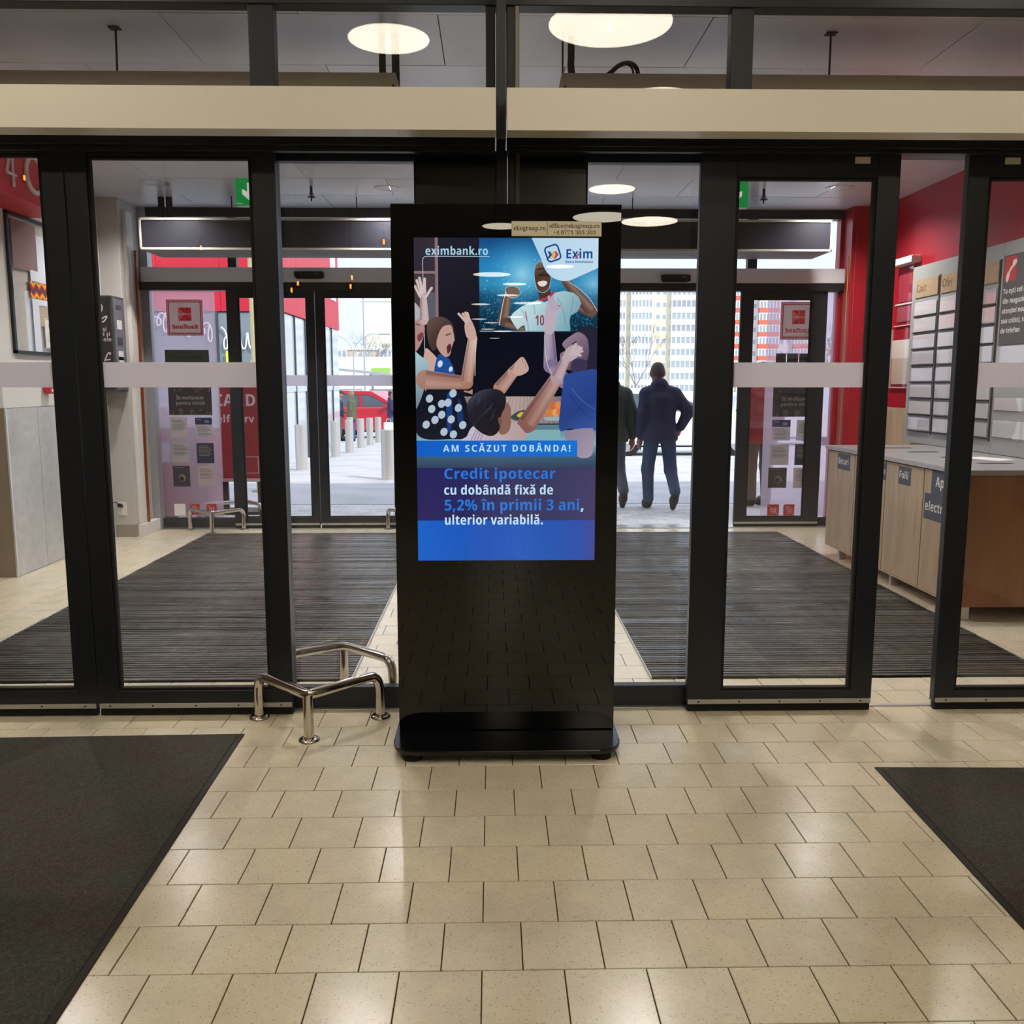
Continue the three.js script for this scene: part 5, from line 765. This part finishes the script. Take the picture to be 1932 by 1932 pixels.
car('grey car parked behind the red car', [-2.6, gy(-41), -41], 0.1, '#8a939c', 1.1);
car('white car parked straight across from the open doorway', [4.3, gy(-21.5), -21.5], 0.03, '#e8eaec', 1.0);
car('pale silver car parked behind the white car', [8.5, gy(-27), -27], 0.1, '#d5d9dc', 1.0);
// ---------------------------------------------------------------- buildings, lamps and trees across the car park
{
  const block = (name, label, x0, z, floors, bays, wall, para, extra) => {
    const t = thing(name, label, 'building', [x0, gy(z), z]); const W = bays.reduce((a, b) => a + b[1], 0), fh = 2.77, H = floors * fh + 1.2, winM = MP('#a3adb5', 0.15), wf = M('#eef1f4', 0.6), dk = M('#9a9ea5', 0.6);
    part(t, 'walls', bx(0, W, 0, H, -14, 0), wall); part(t, 'roof_edge', bx(-0.3, W + 0.3, H, H + 0.6, -14.3, 0.3), wf);
    let x = 0; for (const [kind, w] of bays) {
      for (let f = 0; f < floors; f++) { const y = 1.2 + f * fh;
        if (kind === 'b') { part(t, 'balcony', bx(x + 0.1, x + w - 0.1, y - 0.1, y + 0.98, 0, 1.1), para(f)); const g = part(t, 'balcony_glazing', bx(x + 0.15, x + w - 0.15, y + 0.98, y + 2.45, 0.05, 1.02), rnd() > 0.2 ? winM : dk); const n = 6; for (let i = 0; i <= n; i++) part(g, 'mullion', bx(x + 0.15 + i * (w - 0.3) / n - 0.12, x + 0.15 + i * (w - 0.3) / n + 0.12, y + 0.98, y + 2.45, 1.0, 1.08), wf); part(t, 'balcony_roof', bx(x + 0.1, x + w - 0.1, y + 2.45, y + 2.66, 0, 1.12), wf); }
        if (kind === 'w') for (const o of [-0.75, 0.75]) { const q = part(t, 'window', bx(x + w / 2 + o - 0.55, x + w / 2 + o + 0.55, y + 0.9, y + 2.2, -0.02, 0.06), wf); part(q, 'pane', bx(x + w / 2 + o - 0.42, x + w / 2 + o + 0.42, y + 1.02, y + 2.08, 0.06, 0.08), winM); }
      } x += w; }
    return t;
  };
  const wht = M('#e9ecf2', 0.7), orange = M('#d8644a', 0.7);
  block('apartment_block', 'tall cream apartment block with white glazed balconies across the car park', 26, -216, 11, [['b', 5], ['n', 1], ['b', 5.2], ['w', 4.2], ['b', 7], ['n', 1.6]], M('#e9dfbe', 0.8), () => wht);
  block('apartment_block', 'tall white apartment block with orange balcony bands', 51.5, -218, 10, [['w', 3], ['b', 5], ['w', 3], ['b', 5], ['w', 3.4], ['b', 5]], M('#e6e4e2', 0.8), () => orange);
  block('apartment_block', 'pale beige apartment block beyond the street lamps', -27.5, -196, 8, [['n', 6.2], ['w', 4.2], ['b', 5], ['w', 4]], M('#e4e3cf', 0.8), () => wht);
  block('apartment_block', 'low brown and white apartment block behind bare trees', -40, -180, 4, [['w', 6], ['b', 6], ['w', 6], ['b', 5]], M('#cdbfae', 0.8), () => M('#c8a28a', 0.7));
  const sh = thing('low_shop', 'low white shop with green signs behind the parked cars', 'shop', [-12, gy(-75), -75]); part(sh, 'walls', bx(-14, 12, 0, 5.2, -8, 0), M('#e6e9ea', 0.8)); for (const x of [-2.4, 2.2, 5.2]) part(sh, 'green_sign', bx(x, x + 1.5, 3.2, 4.3, 0, 0.1), M('#9cc65a', 0.5)); for (let i = 0; i < 8; i++) part(sh, 'shop_window', bx(-13 + i * 3, -10.6 + i * 3, 0.6, 2.6, 0, 0.05), MP('#7b858d', 0.1));
  const lampM = M('#a9aeb3', 0.5, 0.2);
  const l1 = thing('street_lamp', 'tall single street lamp mast beyond the forecourt', 'street lamp', [-8.3, gy(-60), -60]); part(l1, 'mast', rod([0, 0, 0], [0, 8.8, 0], 0.07, 10, 0.04), lampM); part(l1, 'head', bx(-0.9, 0.4, 8.75, 8.85, -0.1, 0.1, 0.03), lampM);
  const l2 = thing('street_lamp', 'double armed street lamp in the car park', 'street lamp', [-10.2, gy(-68), -68]); part(l2, 'mast', rod([0, 0, 0], [0, 5, 0], 0.05, 10), lampM); part(l2, 'arm', tube([[0, 5, 0], [-0.3, 5.8, 0], [-1.2, 6.4, 0], [-2, 6.45, 0]], 0.03, 20, 8), lampM); part(l2, 'arm', tube([[0, 5, 0], [0.3, 5.8, 0], [1.2, 6.4, 0], [2, 6.45, 0]], 0.03, 20, 8), lampM); part(l2, 'head', bx(-2.7, -1.9, 6.38, 6.5, -0.12, 0.12, 0.03), lampM); part(l2, 'head', bx(1.9, 2.7, 6.38, 6.5, -0.12, 0.12, 0.03), lampM);
  const cn = thing('trolley_shelter', 'slanting grey shelter roof in the car park', 'shelter', [-8.4, gy(-50), -50]); part(cn, 'roof', bx(-2.0, 2.8, 0, 0.14, -1.2, 1.2, 0.02), lampM, [0, 3.1, 0], [0, 0, -0.1]); part(cn, 'strut', rod([-1, 0, 0], [-0.4, 3.05, 0], 0.07, 8), lampM); part(cn, 'strut', rod([2.2, 0, 0], [1.8, 2.9, 0], 0.07, 8), lampM);
  const tree = (label, x, z, h, leafy) => {
    const t = thing('bare_tree', label, 'tree', [x, gy(z), z]); const geos = []; const bark = M('#9a938c', 0.9);
    const grow = (a, d, len, r, n) => { const b = [a[0] + d[0] * len, a[1] + d[1] * len, a[2] + d[2] * len]; geos.push(rod(a, b, r, 5, r * 0.65)); if (n) for (let i = 0; i < 3; i++) { const q = [d[0] + rr(-0.6, 0.6), d[1] + rr(-0.1, 0.3), d[2] + rr(-0.6, 0.6)], l = Math.hypot(...q); grow(b, q.map((v) => v / l), len * rr(0.62, 0.8), r * 0.62, n - 1); } };
    grow([0, 0, 0], [0, 1, 0], h * 0.3, h * 0.012, 5); part(t, 'branches', geos.slice(1), bark); part(t, 'trunk', geos[0], bark);
    if (leafy) { const l = []; for (let i = 0; i < 500; i++) { const a = rnd() * 6.3, e = Math.acos(rr(-1, 1)), q = Math.cbrt(rnd()) * h * 0.26; l.push(new THREE.TetrahedronGeometry(h * 0.018).translate(Math.cos(a) * Math.sin(e) * q, h * 0.6 + Math.cos(e) * q * 1.4, Math.sin(a) * Math.sin(e) * q)); } const f = part(t, 'foliage', l, M('#8d9a6c', 0.9)); f.userData.kind = 'stuff'; }
  };
  tree('slender bare tree in front of the cream apartment block', 26.5, -170, 17); tree('bare tree in front of the pale beige block', -20, -150, 14); tree('bare tree beside the low brown block', -24.5, -160, 11); tree('leafy green tree beyond the red wall at the right', 58, -150, 15, true);
}
// ---------------------------------------------------------------- people
function surfaceNets(f, lo, hi, cell) {
  const n = [0, 1, 2].map((k) => Math.ceil((hi[k] - lo[k]) / cell) + 2), val = new Float32Array(n[0] * n[1] * n[2]), at = (i, j, k) => (k * n[1] + j) * n[0] + i;
  for (let k = 0; k < n[2]; k++) for (let j = 0; j < n[1]; j++) for (let i = 0; i < n[0]; i++) val[at(i, j, k)] = f(lo[0] + i * cell, lo[1] + j * cell, lo[2] + k * cell);
  const id = new Int32Array(val.length).fill(-1), pos = [], idx = [];
  for (let k = 0; k < n[2] - 1; k++) for (let j = 0; j < n[1] - 1; j++) for (let i = 0; i < n[0] - 1; i++) {
    let m = 0; const v = []; for (let c = 0; c < 8; c++) { const w = val[at(i + (c & 1), j + ((c >> 1) & 1), k + (c >> 2))]; v.push(w); if (w < 0) m |= 1 << c; }
    if (m === 0 || m === 255) continue;
    let sx = 0, sy = 0, sz = 0, cnt = 0;
    for (let a = 0; a < 8; a++) for (const bit of [1, 2, 4]) { if (a & bit) continue; const b = a | bit; if ((v[a] < 0) === (v[b] < 0)) continue; const t = v[a] / (v[a] - v[b]); sx += (a & 1) + (bit === 1 ? t : 0); sy += ((a >> 1) & 1) + (bit === 2 ? t : 0); sz += (a >> 2) + (bit === 4 ? t : 0); cnt++; }
    id[at(i, j, k)] = pos.length / 3; pos.push(lo[0] + (i + sx / cnt) * cell, lo[1] + (j + sy / cnt) * cell, lo[2] + (k + sz / cnt) * cell);
  }
  const quad = (a, b, c, d, flip) => { if (a < 0 || b < 0 || c < 0 || d < 0) return; flip ? idx.push(a, c, b, a, d, c) : idx.push(a, b, c, a, c, d); };
  for (let k = 1; k < n[2] - 1; k++) for (let j = 1; j < n[1] - 1; j++) for (let i = 1; i < n[0] - 1; i++) {
    const s = val[at(i, j, k)] < 0;
    if (s !== val[at(i + 1, j, k)] < 0) quad(id[at(i, j - 1, k - 1)], id[at(i, j, k - 1)], id[at(i, j, k)], id[at(i, j - 1, k)], !s);
    if (s !== val[at(i, j + 1, k)] < 0) quad(id[at(i - 1, j, k - 1)], id[at(i - 1, j, k)], id[at(i, j, k)], id[at(i, j, k - 1)], !s);
    if (s !== val[at(i, j, k + 1)] < 0) quad(id[at(i - 1, j - 1, k)], id[at(i, j - 1, k)], id[at(i, j, k)], id[at(i - 1, j, k)], !s);
  }
  const g = new THREE.BufferGeometry(); g.setAttribute('position', new THREE.Float32BufferAttribute(pos, 3)); g.setIndex(idx); g.computeVertexNormals();
  return metreUV(g);
}
// tapered capsules (a, b, ra, rb) and ellipsoids (c, r), joined by a smooth minimum
function flesh(prims, k, cell, cut) {
  const lo = [9, 9, 9], hi = [-9, -9, -9];
  for (const p of prims) for (const [c, r] of p.c ? [[p.c, Math.max(...p.r)]] : [[p.a, p.ra], [p.b, p.rb]]) for (let i = 0; i < 3; i++) { lo[i] = Math.min(lo[i], c[i] - r - 3 * cell - k * 0.3); hi[i] = Math.max(hi[i], c[i] + r + 3 * cell + k * 0.3); }
  const f = (x, y, z) => {
    let d = 1e3;
    for (const p of prims) {
      let e;
      if (p.c) { const qx = (x - p.c[0]) / p.r[0], qy = (y - p.c[1]) / p.r[1], qz = (z - p.c[2]) / p.r[2], l = Math.sqrt(qx * qx + qy * qy + qz * qz); e = (l - 1) * Math.min(...p.r); }
      else { const ax = x - p.a[0], ay = y - p.a[1], az = z - p.a[2], bx_ = p.b[0] - p.a[0], by = p.b[1] - p.a[1], bz = p.b[2] - p.a[2], h = Math.max(0, Math.min(1, (ax * bx_ + ay * by + az * bz) / (bx_ * bx_ + by * by + bz * bz + 1e-9))); const sx = p.flat ?? 1; e = Math.hypot((ax - bx_ * h), (ay - by * h), (az - bz * h) / sx) - (p.ra + (p.rb - p.ra) * h); }
      const q = Math.max(k - Math.abs(d - e), 0) / k; d = Math.min(d, e) - q * q * k * 0.25;
    }
    return cut ? Math.max(d, cut(x, y, z)) : d;
  };
  return surfaceNets(f, lo, hi, cell);
}
const cap = (a, b, ra, rb, flat) => ({ a, b, ra, rb, flat }), ell = (c, r) => ({ c, r });
function person(label, pos, turn, J, look, cell = 0.014) {
  const t = thing('person', label, 'person', pos, undefined, turn);
  const lerp = (a, b, u) => a.map((v, i) => v + (b[i] - v) * u), add = (a, b) => a.map((v, i) => v + b[i]);
  const skin = M(look.skin ?? '#a87860', 0.6), H = J.head, N = J.neck;
  // hand: palm, four fingers, thumb, following the forearm and curled
  const hand = (E, Wr, side) => { const d = Wr.map((v, i) => v - E[i]), l = Math.hypot(...d), u = d.map((v) => v / l), out = [cap(Wr, add(Wr, u.map((v) => v * 0.07)), 0.026, 0.036)]; const f = [0, 0, -1];
    for (let i = 0; i < 4; i++) { const o = (i - 1.5) * 0.02, a = add(add(Wr, u.map((v) => v * 0.085)), [0, 0, o]), len = [0.034, 0.04, 0.037, 0.029][i], b = add(a, u.map((v) => v * len)), e = add(b, [side * -0.016, u[1] * len * 0.8, -0.004]); out.push(cap(a, b, 0.0105, 0.0095), cap(b, e, 0.0095, 0.008)); }
    const th = add(add(Wr, u.map((v) => v * 0.03)), [side * -0.008, 0, -0.034]), t2 = add(th, [side * -0.012, u[1] * 0.035, -0.016]); out.push(cap(th, t2, 0.012, 0.0105), cap(t2, add(t2, [side * -0.004, u[1] * 0.028, -0.002]), 0.0105, 0.009)); return out; };
  const body = [ell(H, [0.076, 0.108, 0.094]), ell(add(H, [0, -0.05, -0.03]), [0.058, 0.066, 0.062]), cap(add(H, [0, -0.07, 0.02]), N, 0.054, 0.06), cap(add(H, [0, -0.015, -0.085]), add(H, [0, -0.035, -0.105]), 0.012, 0.015), ell(add(H, [0, 0.025, -0.08]), [0.05, 0.014, 0.018]), ell(add(H, [0, -0.068, -0.075]), [0.026, 0.011, 0.016]), ell(add(H, [-0.079, -0.008, 0.012]), [0.012, 0.032, 0.02]), ell(add(H, [0.079, -0.008, 0.012]), [0.012, 0.032, 0.02]),
    cap(N, J.chest, 0.07, 0.12), cap(J.chest, J.pelvis, 0.11, 0.09), cap(J.shL, J.elL, 0.042, 0.036), cap(J.elL, J.wrL, 0.036, 0.024), cap(J.shR, J.elR, 0.042, 0.036), cap(J.elR, J.wrR, 0.036, 0.024), cap(J.hipL, J.knL, 0.064, 0.05), cap(J.knL, J.anL, 0.05, 0.034), cap(J.hipR, J.knR, 0.064, 0.05), cap(J.knR, J.anR, 0.05, 0.034), cap(N, J.shL, 0.06, 0.05), cap(N, J.shR, 0.06, 0.05), ...hand(J.elL, J.wrL, -1), ...hand(J.elR, J.wrR, 1)];
  part(t, 'body', flesh(body, 0.018, cell * 0.62), skin);
  const jm = M(look.jacket, 0.8), jr = look.bulk ?? 1, hem = look.hem ?? J.pelvis[1] - 0.06;
  const mid = lerp(J.chest, J.pelvis, 0.5), low = [J.pelvis[0], hem, J.pelvis[2]];
  const jk = part(t, 'jacket', flesh([cap(add(J.chest, [0, 0.02, 0]), mid, 0.128 * jr, 0.126 * jr), cap(mid, add(low, [0, 0.04, 0]), 0.126 * jr, 0.15 * jr), cap(add(J.chest, [-0.075, 0.02, 0]), add(mid, [-0.05, 0, 0]), 0.112 * jr, 0.104 * jr), cap(add(J.chest, [0.075, 0.02, 0]), add(mid, [0.05, 0, 0]), 0.112 * jr, 0.104 * jr), cap(add(mid, [-0.05, 0, 0]), add(low, [-0.072, 0.04, 0]), 0.104 * jr, 0.122 * jr), cap(add(mid, [0.05, 0, 0]), add(low, [0.072, 0.04, 0]), 0.104 * jr, 0.122 * jr), cap(add(N, [0, -0.05, 0.01]), J.shL, 0.08, 0.07 * jr), cap(add(N, [0, -0.05, 0.01]), J.shR, 0.08, 0.07 * jr), cap(J.shL, J.elL, 0.07 * jr, 0.06 * jr), cap(J.elL, lerp(J.elL, J.wrL, 0.93), 0.062 * jr, 0.046 * jr), cap(J.shR, J.elR, 0.07 * jr, 0.06 * jr), cap(J.elR, lerp(J.elR, J.wrR, 0.93), 0.062 * jr, 0.046 * jr)], 0.03, cell, (x, y) => Math.max(hem - y, 0) ? hem - y : -1), jm);
  part(jk, 'collar', flesh([cap(add(N, [-0.03, -0.03, 0.015]), add(N, [0.03, -0.03, 0.015]), 0.075, 0.075), cap(add(N, [-0.015, 0.005, 0.022]), add(N, [0.015, 0.005, 0.022]), 0.068, 0.068)], 0.03, cell), jm);
  for (const w of [J.wrL, J.wrR]) part(jk, 'cuff', new THREE.TorusGeometry(0.042 * jr, 0.009, 8, 20).rotateX(PI / 2), jm, w.map((v, i) => v + (i === 1 ? 0.02 : 0)));
  const tm = M(look.trousers, 0.85);
  part(t, 'trousers', flesh([cap(add(J.pelvis, [-0.045, 0.02, 0]), add(J.pelvis, [0.045, 0.02, 0]), 0.12, 0.12), cap(J.hipL, J.knL, 0.09, 0.07), cap(J.knL, add(J.anL, [0, 0.02, 0]), 0.07, 0.06), cap(J.hipR, J.knR, 0.09, 0.07), cap(J.knR, add(J.anR, [0, 0.02, 0]), 0.07, 0.06)], 0.03, cell), tm);
  const sm = M(look.shoes ?? '#1c1c1e', 0.6), so = M('#2a2826', 0.8);
  for (const [an, to] of [[J.anL, J.toL], [J.anR, J.toR]]) { const s = part(t, 'shoe', flesh([cap(add(an, [0, -0.02, 0.01]), lerp(an, to, 0.6), 0.047, 0.045), cap(lerp(an, to, 0.5), to, 0.045, 0.036)], 0.03, cell * 0.7), sm); part(s, 'sole', flesh([cap(add(an, [0, -0.045, 0.02]), add(to, [0, -0.018, -0.01]), 0.035, 0.033)], 0.01, cell * 0.7), so); }
  if (look.hair) part(t, 'hair', flesh([ell(add(H, [0, 0.022, 0.014]), [0.08, 0.098, 0.09]), ell(add(H, [0, -0.01, 0.04]), [0.066, 0.056, 0.056])], 0.03, cell * 0.55, (x, y, z) => Math.max(H[1] - 0.045 - y, -(z - H[2] + 0.052 - Math.max(0, y - H[1] - 0.03) * 0.9) * 0.9)), M(look.hair, 0.85));
  if (look.cap) part(t, 'cap', flesh([ell(add(H, [0, 0.05, 0.0]), [0.09, 0.075, 0.104]), cap(add(H, [0, 0.03, -0.08]), add(H, [0, 0.02, -0.15]), 0.03, 0.02)], 0.02, cell * 0.6, (x, y) => H[1] + 0.012 - y), M(look.cap, 0.8));
  return t;
}
{
  const stand = (o = {}) => ({ head: [0, 1.545, -0.01], neck: [0, 1.4, 0.015], chest: [0, 1.22, 0.01], pelvis: [0, 0.9, 0], shL: [-0.165, 1.29, 0.01], shR: [0.165, 1.29, 0.01], elL: [-0.225, 1.05, 0.03], elR: [0.225, 1.05, 0.03], wrL: [-0.235, 0.84, -0.02], wrR: [0.235, 0.84, -0.02], hipL: [-0.09, 0.86, 0], hipR: [0.09, 0.86, 0], knL: [-0.1, 0.47, -0.01], knR: [0.1, 0.47, -0.01], anL: [-0.1, 0.09, 0.02], anR: [0.1, 0.09, 0.02], toL: [-0.11, 0.045, -0.17], toR: [0.11, 0.045, -0.17], ...o });
  person('man in a dark jacket and blue jeans walking out through the open doorway', [1.885, 0, -10.3], 0, stand({ head: [-0.03, 1.537, -0.05], neck: [-0.015, 1.405, 0.0], chest: [0.0, 1.2, 0.0], pelvis: [0.0, 0.86, 0.0], shL: [-0.155, 1.295, 0.0], shR: [0.16, 1.29, 0.01], elL: [-0.2, 1.08, 0.05], wrL: [-0.215, 0.82, -0.02], elR: [0.312, 1.105, 0.05], wrR: [0.235, 0.915, -0.02], hipL: [-0.085, 0.82, 0], hipR: [0.095, 0.82, 0], knL: [-0.12, 0.45, -0.04], anL: [-0.112, 0.09, 0.0], toL: [-0.125, 0.045, -0.17], knR: [0.135, 0.44, 0.0], anR: [0.145, 0.2, 0.24], toR: [0.145, 0.05, 0.14] }), { jacket: '#353a56', trousers: '#3d5472', shoes: '#2b2c30', hair: '#5d5653', skin: '#a87c6a', bulk: 1.12, hem: 0.775 }, 0.012);
  person('man in an olive jacket walking out beside the totem', [1.36, 0, -10.5], 0, stand({ head: [-0.02, 1.54, -0.04], shR: [0.16, 1.29, 0.0], elR: [0.25, 1.06, 0.03], wrR: [0.255, 0.8, -0.05], pelvis: [0, 0.87, 0], knL: [-0.1, 0.47, -0.2], anL: [-0.1, 0.1, -0.25], toL: [-0.11, 0.05, -0.43], knR: [0.1, 0.45, -0.02], anR: [0.125, 0.19, 0.22], toR: [0.13, 0.045, 0.12] }), { jacket: '#485046', trousers: '#4f5f6c', shoes: '#3a3430', hair: '#5a5450', bulk: 1.1, hem: 0.75 }, 0.014);
  person('person in a red jacket and grey trousers standing outside behind the open door leaf', [3.07, 0, -10.45], 0.3, stand(), { jacket: '#a01c34', trousers: '#5d5650', shoes: '#26231f', hair: '#3a322c', hem: 0.74, bulk: 1.1 }, 0.016);
  const y1 = gy(-30.4);
  person('man in a blue jacket and dark cap talking beside the bollards', [-5.06, y1, -30.4], -1.4, stand({ wrL: [-0.14, 0.98, -0.12], elL: [-0.2, 1.08, 0.02] }), { jacket: '#3a4a68', trousers: '#8d8a88', shoes: '#2a2626', cap: '#2a3040', hem: 0.78 }, 0.02);
  person('man in an olive coat and jeans talking beside the bollards', [-4.6, y1, -30.0], 1.4, stand({ wrR: [0.14, 0.98, -0.12], elR: [0.2, 1.08, 0.02] }), { jacket: '#5a6048', trousers: '#3f5f8a', shoes: '#2a2626', hair: '#8a8078', hem: 0.72, bulk: 1.1 }, 0.02);
  const w = person('woman in a purple jacket carrying a pale bag past the bollards', [-3.46, gy(-31.3), -31.3], -1.2, stand({ wrR: [0.2, 0.86, -0.08] }), { jacket: '#3a3560', trousers: '#5a6a8a', hair: '#3a2c28', hem: 0.8 }, 0.02);
  const bag = thing('shopping_bag', 'pale carrier bag held by the woman in purple', 'bag', [-3.52, gy(-31) + 0.42, -31.0]); part(bag, 'sack', new RoundedBoxGeometry(0.34, 0.38, 0.16, 3, 0.05), M('#dfe2e4', 0.7)); part(bag, 'handle', new THREE.TorusGeometry(0.08, 0.01, 6, 16), M('#c9ccd0', 0.7), [0, 0.22, 0]);
}
renderer.render(scene, camera);
